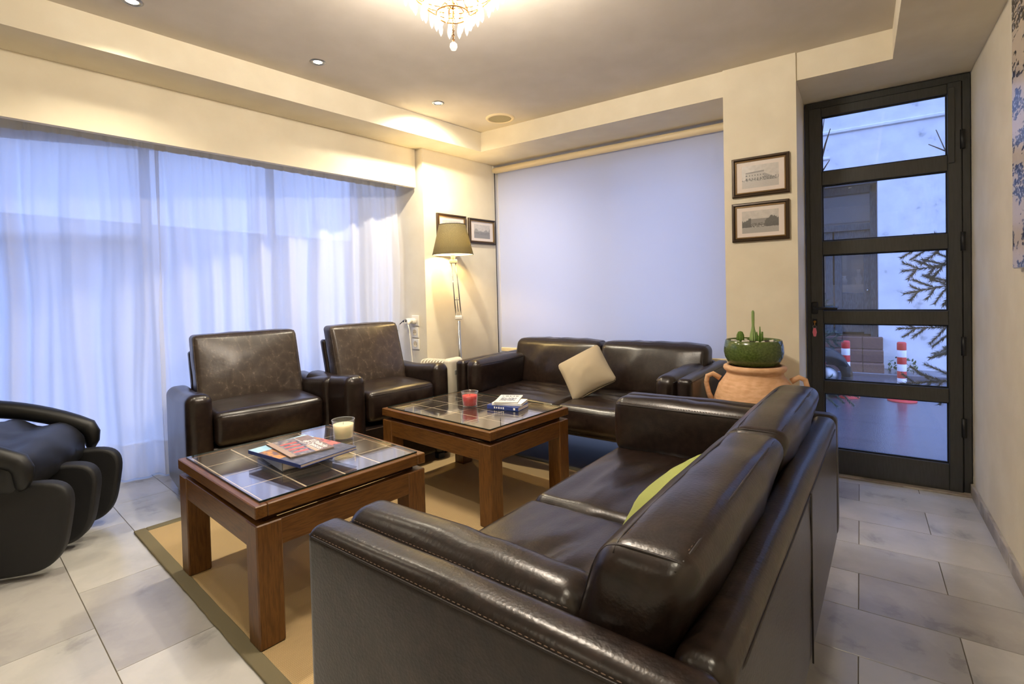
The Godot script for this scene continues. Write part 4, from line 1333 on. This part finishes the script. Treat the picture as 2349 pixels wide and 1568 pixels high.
# ------------------------------------------------------------------ corner: lamp, heater, sockets
func build_corner() -> void:
	var t := thing("floor_lamp", "floor lamp with dark linen shade and chrome double arm in the corner", "lamp", Vector3(-2.505, 0, -2.922))
	part("base", lathe([Vector2(0, 0), Vector2(0.10, 0), Vector2(0.098, 0.012), Vector2(0.03, 0.022), Vector2(0.014, 0.03), Vector2(0, 0.03)], 36), M.steel, t)
	part("pole", tube([Vector3(0, 0.02, 0), Vector3(0, 0.5, 0), Vector3(-0.003, 0.94, 0.004)], 0.011, 14), M.chrome, t)
	part("knuckle", soft(Vector3(0.055, 0.03, 0.03), 0.008), M.white_plastic, t, Vector3(-0.004, 0.965, 0.004), Vector3(0, 0.72, 0))
	for s in [-1.0, 1.0]:
		var o: Vector3 = Vector3(cos(0.72), 0, -sin(0.72)) * 0.019 * s
		part("arm", tube([Vector3(-0.004, 0.965, 0.004) + o, Vector3(-0.014, 1.17, 0.012) + o, Vector3(-0.026, 1.375, 0.022) + o * 0.85], 0.0045, 8), M.chrome, t)
	part("spring_rod", tube([Vector3(-0.006, 1.01, 0.005), Vector3(-0.01, 1.08, 0.008), Vector3(-0.012, 1.12, 0.01)], 0.003, 6), M.steel, t)
	part("cross_bar", tube([Vector3(-0.026, 1.1, 0.02), Vector3(-0.009, 1.1, 0.008), Vector3(0.008, 1.1, -0.004)], 0.003, 6), M.steel, t)
	part("knuckle", soft(Vector3(0.06, 0.03, 0.03), 0.008), M.white_plastic, t, Vector3(-0.026, 1.39, 0.022), Vector3(0, 0.72, 0))
	part("socket", lathe([Vector2(0, 1.395), Vector2(0.014, 1.395), Vector2(0.018, 1.43), Vector2(0.018, 1.47), Vector2(0, 1.47)], 18), M.white_plastic, t, Vector3(-0.028, 0, 0.022))
	var sh := part("lamp_shade", lathe([Vector2(0.154, 1.44), Vector2(0.155, 1.442), Vector2(0.100, 1.665), Vector2(0.099, 1.667)], 48), M.lampshade, t, Vector3(-0.028, 0, 0.022))
	part("lining", lathe([Vector2(0.0985, 1.6665), Vector2(0.1525, 1.441)], 48), M.shade_lining, sh)
	part("shade_rim", tube(circle(Vector3(0, 1.441, 0), 0.154, 48, 1), 0.0022, 6), M.ink, sh)
	part("shade_rim", tube(circle(Vector3(0, 1.666, 0), 0.0995, 48, 1), 0.0022, 6), M.ink, sh)
	part("bulb", lathe([Vector2(0, 1.48), Vector2(0.012, 1.48), Vector2(0.028, 1.53), Vector2(0.024, 1.555), Vector2(0, 1.568)], 18), M.bulb, t, Vector3(-0.028, 0, 0.022))
	omni(t, Vector3(-0.028, 1.53, 0.022), 0.30, Color(1.0, 0.85, 0.55), 0.03)
	# oil-filled heater on castors
	var h := thing("oil_heater", "cream oil-filled electric heater between armchair and corner sofa arm", "heater", Vector3(-2.44, 0, -2.765), 0.05)
	for k in 8:
		var x := -0.06 - 0.028 * k
		var fin := PackedVector2Array()
		for q in 24:
			var a := TAU * q / 24.0
			fin.append(Vector2(0.075 * signf(cos(a)) * pow(absf(cos(a)), 0.45), 0.265 * signf(sin(a)) * pow(absf(sin(a)), 0.3)))
		part("fin", extrude(fin, 0.012, 0.005), M.heater, h, Vector3(x, 0.40, 0), Vector3(0, PI / 2, 0))
	part("oil_tube", tube([Vector3(-0.25, 0.625, 0), Vector3(-0.1, 0.625, 0), Vector3(0.0, 0.625, 0)], 0.018, 10), M.heater, h)
	part("oil_tube", tube([Vector3(-0.25, 0.22, 0), Vector3(-0.1, 0.22, 0), Vector3(0.0, 0.22, 0)], 0.018, 10), M.heater, h)
	var pn := part("control_panel", soft(Vector3(0.07, 0.58, 0.165), 0.028, Vector3(0.006, 0, 0.003), 0.0, Vector3.ONE, Vector3i(3, 6, 4)), M.heater, h, Vector3(0.0, 0.392, 0))
	for k in 10:
		part("vent_slot", box(Vector3(0.034, 0.0035, 0.002), 0.0), M.ink, pn, Vector3(-0.004, 0.12 - 0.014 * k, 0.0855))
	part("thermostat_knob", lathe([Vector2(0, 0), Vector2(0.022, 0), Vector2(0.02, 0.016), Vector2(0, 0.018)], 24), M.white_plastic, pn, Vector3(0.040, -0.09, 0.0), Vector3(0, 0, -PI / 2))
	part("dial_ring", tube(circle(Vector3(0.0405, -0.09, 0), 0.03, 28, 2), 0.0016, 5), M.grey_plastic, pn)
	part("handle_recess", soft(Vector3(0.012, 0.035, 0.07), 0.006), M.grey_plastic, pn, Vector3(0.037, 0.19, 0))
	part("switch", box(Vector3(0.006, 0.03, 0.014), 0.001), M.grey_plastic, pn, Vector3(0.041, 0.03, 0.0))
	for x in [-0.03, -0.23]:
		part("foot_bar", box(Vector3(0.03, 0.02, 0.17), 0.005), M.black_plastic, h, Vector3(x, 0.10, 0))
		for z in [-0.07, 0.07]:
			part("castor", lathe([Vector2(0, -0.012), Vector2(0.04, -0.012), Vector2(0.045, 0), Vector2(0.04, 0.012), Vector2(0, 0.012)], 18), M.black_plastic, h, Vector3(x, 0.046, z), Vector3(0, 0, PI / 2))
	# wall sockets on the narrow face of the corner block
	var face := Vector3(-2.716, 0, -2.785)
	for k in 3:
		var c: Vector3 = face - LX * [0.128, 0.136, 0.132][k] - LZ * 0.004 + Vector3(0, [0.945, 0.853, 0.762][k], 0)
		var s := thing("wall_socket", ["white wall socket holding the two-way adaptor, topmost of three", "white wall socket, middle one of three above each other", "white wall socket, lowest of three above each other"][k], "socket", c, LEFT_TURN, "sockets on the corner block")
		part("plate", soft(Vector3(0.082, 0.082, 0.009), 0.004, Vector3.ZERO, 0.0, Vector3.ONE, Vector3i(2, 2, 2)), M.white_plastic, s)
		if k > 0:
			part("well", lathe([Vector2(0.024, 0.006), Vector2(0.021, 0.0055), Vector2(0.019, 0.005), Vector2(0, 0.0048)], 24), M.cream_plastic, s, Vector3.ZERO, Vector3(PI / 2, 0, 0))
			for e in [-1, 1]:
				part("pin_hole", lathe([Vector2(0, 0.0003), Vector2(0.0032, 0)], 10), M.ink, s, Vector3(e * 0.0095, 0, 0.0056), Vector3(PI / 2, 0, 0))
	var ad := thing("socket_adaptor", "white two-way plug adaptor in the topmost wall socket", "adaptor", face - LX * 0.155 - LZ * 0.03 + Vector3(0, 0.942, 0), LEFT_TURN)
	part("body", soft(Vector3(0.11, 0.046, 0.042), 0.02, Vector3.ZERO, 0.0, Vector3.ONE, Vector3i(4, 2, 2)), M.white_plastic, ad)
	part("outlet", lathe([Vector2(0.02, 0), Vector2(0.021, 0.004), Vector2(0.017, 0.006), Vector2(0.016, 0.003), Vector2(0, 0.003)], 20), M.white_plastic, ad, Vector3(-0.03, 0, 0.02), Vector3(PI / 2, 0, 0))
	part("pin_hole", lathe([Vector2(0, 0.0003), Vector2(0.008, 0)], 12), M.ink, ad, Vector3(-0.03, 0, 0.0245), Vector3(PI / 2, 0, 0))
	var pb := thing("power_cord", "thin black power cord looping down from the adaptor's side", "cord", ad.position, LEFT_TURN)
	part("plug", tube([Vector3(-0.055, 0, 0), Vector3(-0.075, 0, 0), Vector3(-0.10, -0.004, 0)], [0.014, 0.012, 0.006], 10), M.cable, pb)
	part("cable", tube([Vector3(-0.10, -0.004, 0.0), Vector3(-0.135, -0.03, 0.01), Vector3(-0.15, -0.1, 0.02), Vector3(-0.145, -0.2, 0.03), Vector3(-0.115, -0.32, 0.04), Vector3(-0.09, -0.5, 0.05), Vector3(-0.08, -0.94, 0.05)], 0.0035, 7), M.cable, pb)
	var pw := thing("power_cord", "white power cord of the heater hanging past the wall sockets", "cord", ad.position, LEFT_TURN)
	part("plug", tube([Vector3(0.03, 0.002, 0.018), Vector3(0.035, -0.002, 0.045), Vector3(0.045, -0.02, 0.06)], [0.018, 0.016, 0.007], 12), M.white_plastic, pw)
	part("cable", tube([Vector3(0.045, -0.02, 0.06), Vector3(0.058, -0.06, 0.06), Vector3(0.06, -0.2, 0.05), Vector3(0.075, -0.32, 0.05), Vector3(0.10, -0.5, 0.06), Vector3(0.14, -0.75, 0.07)], 0.0035, 7), M.white_plastic, pw)

# ------------------------------------------------------------------ pictures
func view_image(kind: int) -> ImageTexture:
	var w := 240
	var h := 160
	var im := Image.create(w, h, false, Image.FORMAT_RGB8)
	var n := noise(0.06, 4, FastNoiseLite.TYPE_SIMPLEX, 80 + kind)
	var fn := noise(0.25, 2, FastNoiseLite.TYPE_SIMPLEX, 90 + kind)
	for y in h:
		for x in w:
			var v := 0.80 + 0.05 * n.get_noise_2d(x * 0.4, y * 0.4)
			var horizon := 106.0
			if kind == 0:
				if x > 24 and x < 146 and y > 48 + (x - 24) * -0.06 and y < 112:
					v = 0.74 + 0.08 * fn.get_noise_2d(x, y)
					if y < 58 - (x - 24) * 0.06:
						v = 0.5
					if (x - 30) % 18 < 6 and (y > 66 and y < 76 or y > 88 and y < 104):
						v = 0.26
				elif x >= 146 and y > 60 + (x - 146) * 0.55 and y < 112:
					v = 0.6
				if y > 84 and y < 116 and n.get_noise_2d(x * 1.2, y * 1.4) > 0.12 and (x > 130 or y > 96):
					v = 0.3 + 0.25 * fn.get_noise_2d(x, y)
			elif kind == 1:
				if x > 50 and x < 185 and y > 58 and y < 110:
					v = 0.55 + 0.1 * fn.get_noise_2d(x, y)
				var tree := 60.0 + 16.0 * sin(x * 0.05 + 1.0) + 10.0 * n.get_noise_1d(x * 2.0)
				if (x < 60 or x > 150) and y > tree and y < 118:
					v = 0.28 + 0.2 * fn.get_noise_2d(x, y)
				if y > 88 and y < 122 and fn.get_noise_2d(x * 0.5, y * 0.25) > 0.05:
					v = 0.2
				if y >= 120:
					v = 0.66 + 0.06 * fn.get_noise_2d(x * 0.4, y * 2.0)
			else:
				var roof := 40.0 + absf(x - 120.0) * -0.2 + 40.0 * absf(sin(x * 0.045)) * (0.4 + 0.6 * absf(x - 120.0) / 120.0)
				if y > 100 - roof * (0.4 + absf(x - 120.0) / 160.0) and y < 120:
					v = 0.58 + 0.22 * fn.get_noise_2d(x, y)
				if y > 86 and y < 124 and fn.get_noise_2d(x * 0.5, y * 0.3 + kind * 9) > 0.08:
					v = 0.2
				if y >= 120:
					v = 0.5 + 0.12 * fn.get_noise_2d(x * 0.4, y * 2.0)
			if y > horizon and kind == 0 and y >= 112:
				v = 0.74 + 0.05 * fn.get_noise_2d(x * 0.3, y)
			im.set_pixel(x, y, Color(v, v * 0.97, v * 0.93))
	return ImageTexture.create_from_image(im)

# frame side with mitred ends: profile of (distance in from the edge, height), lying under y = 0
func mitred(l: float, prof: Array) -> ArrayMesh:
	var st := start()
	for k in prof.size() - 1:
		var p: Vector2 = prof[k]
		var q: Vector2 = prof[k + 1]
		var e := q - p
		quad(st, Vector3(-l * 0.5 + p.x, -p.x, p.y), Vector3(l * 0.5 - p.x, -p.x, p.y), Vector3(l * 0.5 - q.x, -q.x, q.y), Vector3(-l * 0.5 + q.x, -q.x, q.y), Vector3(0, e.y, e.x))
	return done(st)

func picture(label: String, at: Vector3, turn: float, w: float, h: float, kind: int, bw: float, bh: float) -> void:
	var t := thing("framed_picture", label, "picture", at, turn, "small framed black and white views")
	var fw := 0.026
	for side in 4:
		var l := w if side % 2 == 0 else h
		var r := h if side % 2 == 0 else w
		var turn_by := Vector3(0, 0, side * PI / 2)
		var at_edge := Vector3(0, r * 0.5, 0).rotated(Vector3.BACK, side * PI / 2)
		var bar := part("frame_bar", mitred(l, [Vector2(0, 0), Vector2(0, 0.015), Vector2(0.004, 0.019), Vector2(0.011, 0.020), Vector2(0.016, 0.014), Vector2(0.019, 0.015)]), M.frame_wood, t, at_edge, turn_by)
		part("gilt_edge", mitred(l, [Vector2(0.019, 0.015), Vector2(0.023, 0.016), Vector2(0.026, 0.008)]), M.frame_gold, bar)
	part("mount", box(Vector3(w - fw * 1.8, h - fw * 1.8, 0.004), 0.0), M.paper, t, Vector3(0, 0, 0.006))
	part("print", sheet(bw, bh), printed(view_image(kind)), t, Vector3(0, 0, 0.0085), Vector3(PI / 2, 0, 0))
	part("pane", box(Vector3(w - fw * 1.8, h - fw * 1.8, 0.002), 0.0), M.picture_glass, t, Vector3(0, 0, 0.0115))

func build_pictures() -> void:
	picture("framed old view of a town hall, upper picture beside the street door", Vector3(-0.456, 1.765, -3.144), 0.0, 0.292, 0.22, 0, 0.187, 0.125)
	picture("framed old view of a crowded square, lower picture beside the street door", Vector3(-0.459, 1.511, -3.144), 0.0, 0.292, 0.218, 1, 0.187, 0.125)
	var face := Vector3(-2.716, 0, -2.785)
	picture("framed picture mostly hidden behind the floor lamp's shade", face + LZ * 0.276 + LX * 0.001 + Vector3(0, 1.668, 0), PI / 2 + LEFT_TURN, 0.31, 0.215, 2, 0.19, 0.12)
	picture("framed street view beside the lamp shade, next to the roller screen", face + LZ * 0.618 + LX * 0.001 + Vector3(0, 1.665, 0), PI / 2 + LEFT_TURN, 0.315, 0.21, 3, 0.19, 0.115)
	# large printed canvas on the right wall
	var im := Image.create(512, 384, false, Image.FORMAT_RGB8)
	var n := noise(0.012, 5, FastNoiseLite.TYPE_SIMPLEX, 71)
	var fn := noise(0.08, 3, FastNoiseLite.TYPE_SIMPLEX, 72)
	for y in 384:
		for x in 512:
			var v := n.get_noise_2d(x, y * 1.6) + 0.45 * fn.get_noise_2d(x * 0.6, y * 1.4)
			var c := Color(0.80, 0.74, 0.66)
			if v > 0.14:
				c = Color(0.11, 0.105, 0.11)
			elif v > 0.08:
				c = Color(0.45, 0.40, 0.32)
			if v > 0.2 and fn.get_noise_2d(x * 1.5 + 90.0, y * 1.5) > 0.25:
				c = Color(0.75, 0.74, 0.76)
			im.set_pixel(x, y, c)
	var t := thing("wall_canvas", "large black and cream printed canvas on the right-hand wall", "canvas", Vector3(0.488, 1.71, -1.72), -PI / 2)
	part("stretcher", box(Vector3(1.74, 1.04, 0.022), 0.003), M.white_ink, t, Vector3(0, 0, 0.012))
	part("print", sheet(1.735, 1.035), printed(ImageTexture.create_from_image(im)), t, Vector3(0, 0, 0.0235), Vector3(PI / 2, 0, 0))

# ------------------------------------------------------------------ big jar with the cactus bowl
func build_pot() -> void:
	var t := thing("terracotta_jar", "big two-handled terracotta jar between the sofas and the street door", "jar", Vector3(-0.462, 0, -2.905), 0.15)
	part("body", lathe([Vector2(0, 0), Vector2(0.12, 0), Vector2(0.135, 0.015), Vector2(0.19, 0.25), Vector2(0.212, 0.40), Vector2(0.214, 0.47), Vector2(0.209, 0.478), Vector2(0.210, 0.486), Vector2(0.200, 0.56), Vector2(0.176, 0.63), Vector2(0.148, 0.67), Vector2(0.137, 0.688), Vector2(0.137, 0.70), Vector2(0.148, 0.708), Vector2(0.153, 0.718), Vector2(0.150, 0.730), Vector2(0.138, 0.736), Vector2(0.124, 0.734), Vector2(0.12, 0.70), Vector2(0.15, 0.62), Vector2(0.13, 0.3), Vector2(0, 0.25)], 64), M.terracotta, t)
	for s in [-1.0, 1.0]:
		part("handle", tube([Vector3(s * 0.168, 0.655, 0), Vector3(s * 0.205, 0.678, 0), Vector3(s * 0.232, 0.665, 0), Vector3(s * 0.240, 0.63, 0), Vector3(s * 0.228, 0.57, 0), Vector3(s * 0.208, 0.525, 0)], [0.015, 0.014, 0.013, 0.013, 0.014, 0.018], 12), M.terracotta, t)
	var b := thing("glazed_bowl", "dark green glazed bowl of cacti standing on the terracotta jar", "bowl", Vector3(-0.466, 0.737, -2.905))
	part("bowl", lathe([Vector2(0, 0), Vector2(0.112, 0.0), Vector2(0.122, 0.006), Vector2(0.139, 0.04), Vector2(0.144, 0.066), Vector2(0.142, 0.10), Vector2(0.136, 0.128), Vector2(0.133, 0.130), Vector2(0.130, 0.128), Vector2(0.128, 0.11), Vector2(0, 0.10)], 64), M.green_glaze, b)
	part("soil", lathe([Vector2(0.129, 0.116), Vector2(0.06, 0.121), Vector2(0, 0.122)], 32), M.soil, b)
	for k in 22:
		var a := rng.randf() * TAU
		var r := rng.randf_range(0.03, 0.118)
		part("pebble", soft(Vector3(rng.randf_range(0.012, 0.022), 0.009, 0.014), 0.0042, Vector3.ZERO, 0.0, Vector3.ONE, Vector3i(2, 2, 2)), M.pebble, b, Vector3(cos(a) * r, 0.123, sin(a) * r), Vector3(0, a * 3, 0))
	# cacti are planted in the bowl: each its own plant
	cactus("small squat green cactus in the glazed bowl", b.position + Vector3(-0.060, 0.115, 0.015), [Vector2(0.0, 0), Vector2(0.016, 0.002), Vector2(0.0195, 0.02), Vector2(0.018, 0.04), Vector2(0.011, 0.056), Vector2(0.0, 0.060)], M.cactus, 9)
	cactus("tall slender pale cactus with a woolly foot in the glazed bowl", b.position + Vector3(0.0, 0.115, 0.0), [Vector2(0.0, 0), Vector2(0.016, 0.001), Vector2(0.019, 0.02), Vector2(0.015, 0.045), Vector2(0.009, 0.07), Vector2(0.0065, 0.09), Vector2(0.0072, 0.12), Vector2(0.0072, 0.16), Vector2(0.004, 0.168), Vector2(0.0, 0.170)], M.cactus_pale, 8)
	var cl := thing("cactus", "clump of short finger cacti in the glazed bowl", "cactus", b.position + Vector3(0.034, 0.115, 0.01))
	for k in 7:
		var a := TAU * k / 7.0
		var p := Vector3(cos(a) * 0.012, 0, sin(a) * 0.012) * (1.0 if k else 0.0)
		var hh := 0.05 + 0.012 * sin(k * 2.2) + (0.035 if k == 0 else 0.0)
		part("stem", tube([p, p * 1.2 + Vector3(0, hh * 0.5, 0), p * 1.5 + Vector3(0, hh, 0)], [0.0055, 0.0052, 0.002], 8), M.cactus, cl)

func cactus(label: String, at: Vector3, prof: Array, m: Material, ribs: int) -> void:
	var t := thing("cactus", label, "cactus", at)
	var st := start(true)
	var seg := ribs * 6
	for k in prof.size() - 1:
		for i in seg:
			var q := []
			for d in [[i, k], [i + 1, k], [i + 1, k + 1], [i, k + 1]]:
				var a: float = TAU * (d[0] % seg) / seg
				var p: Vector2 = prof[d[1]]
				var r := p.x * (0.88 + 0.14 * cos(a * ribs))
				q.append(Vector3(cos(a) * r, p.y, sin(a) * r))
			var out: Vector3 = (q[0] + q[2]) * Vector3(1, 0, 1) + Vector3(0, 0.001 if k == prof.size() - 2 else 0.0, 0)
			if (q[0] - q[1]).length() > 1e-7:
				tri(st, q[0], q[1], q[2], out)
			if (q[2] - q[3]).length() > 1e-7:
				tri(st, q[0], q[2], q[3], out)
	part("stem", done(st), m, t)
	var sp := start()
	for k in 140:
		var f := rng.randf()
		var idx := clampf(f * (prof.size() - 2), 0.0, prof.size() - 2.001)
		var p: Vector2 = prof[int(idx)].lerp(prof[int(idx) + 1], idx - int(idx))
		var a := TAU * (rng.randi() % ribs) / ribs
		var c := Vector3(cos(a) * p.x, p.y, sin(a) * p.x)
		var d := Vector3(cos(a + rng.randf_range(-0.9, 0.9)), rng.randf_range(-0.4, 0.8), sin(a + rng.randf_range(-0.9, 0.9))).normalized() * 0.005
		var w := d.cross(Vector3.UP).normalized() * 0.0004
		tri(sp, c - w, c + w, c + d, w.cross(d))
	part("spines", done(sp), M.spine, t).set_meta("kind", "stuff")

# ------------------------------------------------------------------ massage chair at the left edge
func build_massage_chair() -> void:
	# local +z is where the sitter's legs point
	var t := thing("massage_chair", "black massage chair with three-lobed padded leg rest and silver side", "massage chair", Vector3(-3.15, 0, -0.615), 2.50)
	# leg rest: three upright plates
	for k in 3:
		var pad := PackedVector2Array()
		for q in 48:
			var a := TAU * q / 48.0
			var r := Vector2(signf(cos(a)) * pow(absf(cos(a)), 0.6) * 0.175, signf(sin(a)) * pow(absf(sin(a)), 0.55) * 0.19)
			pad.append(r + Vector2(0.03 * r.y / 0.19, 0))
		part("leg_pad", extrude(pad, 0.075 if k == 1 else 0.062, 0.016), M.black_fabric, t, Vector3(0.25 * (1 - k), 0.212, 0.09), Vector3(0, -PI / 2, 0))
		if k < 2:
			part("calf_trough", soft(Vector3(0.19, 0.26, 0.12), 0.04), M.black_sheen, t, Vector3(0.125 - 0.25 * k, 0.20, -0.03))
	# seat with draped quilted cover
	var drape := func(p: Vector3) -> Vector3: return p + Vector3(0, 0.014 * sin(p.z * 34.0 + p.x * 5.0) * (1.0 if p.y > 0 else 0.3) - 0.22 * maxf(0.0, p.z - 0.05), 0)
	part("seat_cover", soft(Vector3(0.58, 0.17, 0.56), 0.05, Vector3(0.01, 0.03, 0.02), 0.022, Vector3(5, 5, 7), Vector3i(14, 5, 20), drape), M.black_sheen, t, Vector3(0, 0.475, -0.16))
	part("seat_base", soft(Vector3(0.54, 0.30, 0.56), 0.06), M.black_plastic, t, Vector3(0, 0.25, -0.36))
	# arms: arched bands that come down in front
	for s in [-1.0, 1.0]:
		var arch := []
		var rr := []
		for k in 19:
			var f := k / 18.0
			arch.append(Vector3(s * (0.33 - 0.03 * f), 0.44 + 0.20 * pow(sin(PI * (0.14 + 0.80 * f)), 0.7), -0.86 + 0.98 * f))
			rr.append(0.05 - 0.010 * f)
		for q in [[0.47, 0.135, 0.037], [0.43, 0.135, 0.032], [0.40, 0.128, 0.022], [0.385, 0.12, 0.006]]:
			arch.append(Vector3(s * 0.30, q[0], q[1]))
			rr.append(q[2])
		part("arm_band", tube(arch, rr, 14), M.black_plastic, t)
		part("arm_side", soft(Vector3(0.09, 0.34, 0.72), 0.045, Vector3(0.02, 0, 0)), M.black_fabric, t, Vector3(s * 0.335, 0.32, -0.48))
	# silver cheek with trim, near side
	part("side_shell", soft(Vector3(0.06, 0.34, 0.55), 0.03, Vector3(0.03, 0, 0)), M.silver, t, Vector3(0.42, 0.27, -0.42))
	part("side_trim", soft(Vector3(0.07, 0.045, 0.56), 0.018), M.chrome, t, Vector3(0.425, 0.17, -0.42))
	part("foot", soft(Vector3(0.10, 0.06, 0.20), 0.028, Vector3(0, 0.02, 0)), M.black_plastic, t, Vector3(0.38, 0.031, -0.12))
	part("foot", soft(Vector3(0.10, 0.06, 0.20), 0.028, Vector3(0, 0.02, 0)), M.black_plastic, t, Vector3(-0.38, 0.031, -0.12))
	# reclined back
	part("backrest", soft(Vector3(0.58, 0.85, 0.22), 0.09, Vector3(0.01, 0.02, 0.03)), M.black_fabric, t, Vector3(0, 0.83, -0.92), Vector3(-0.45, 0, 0))
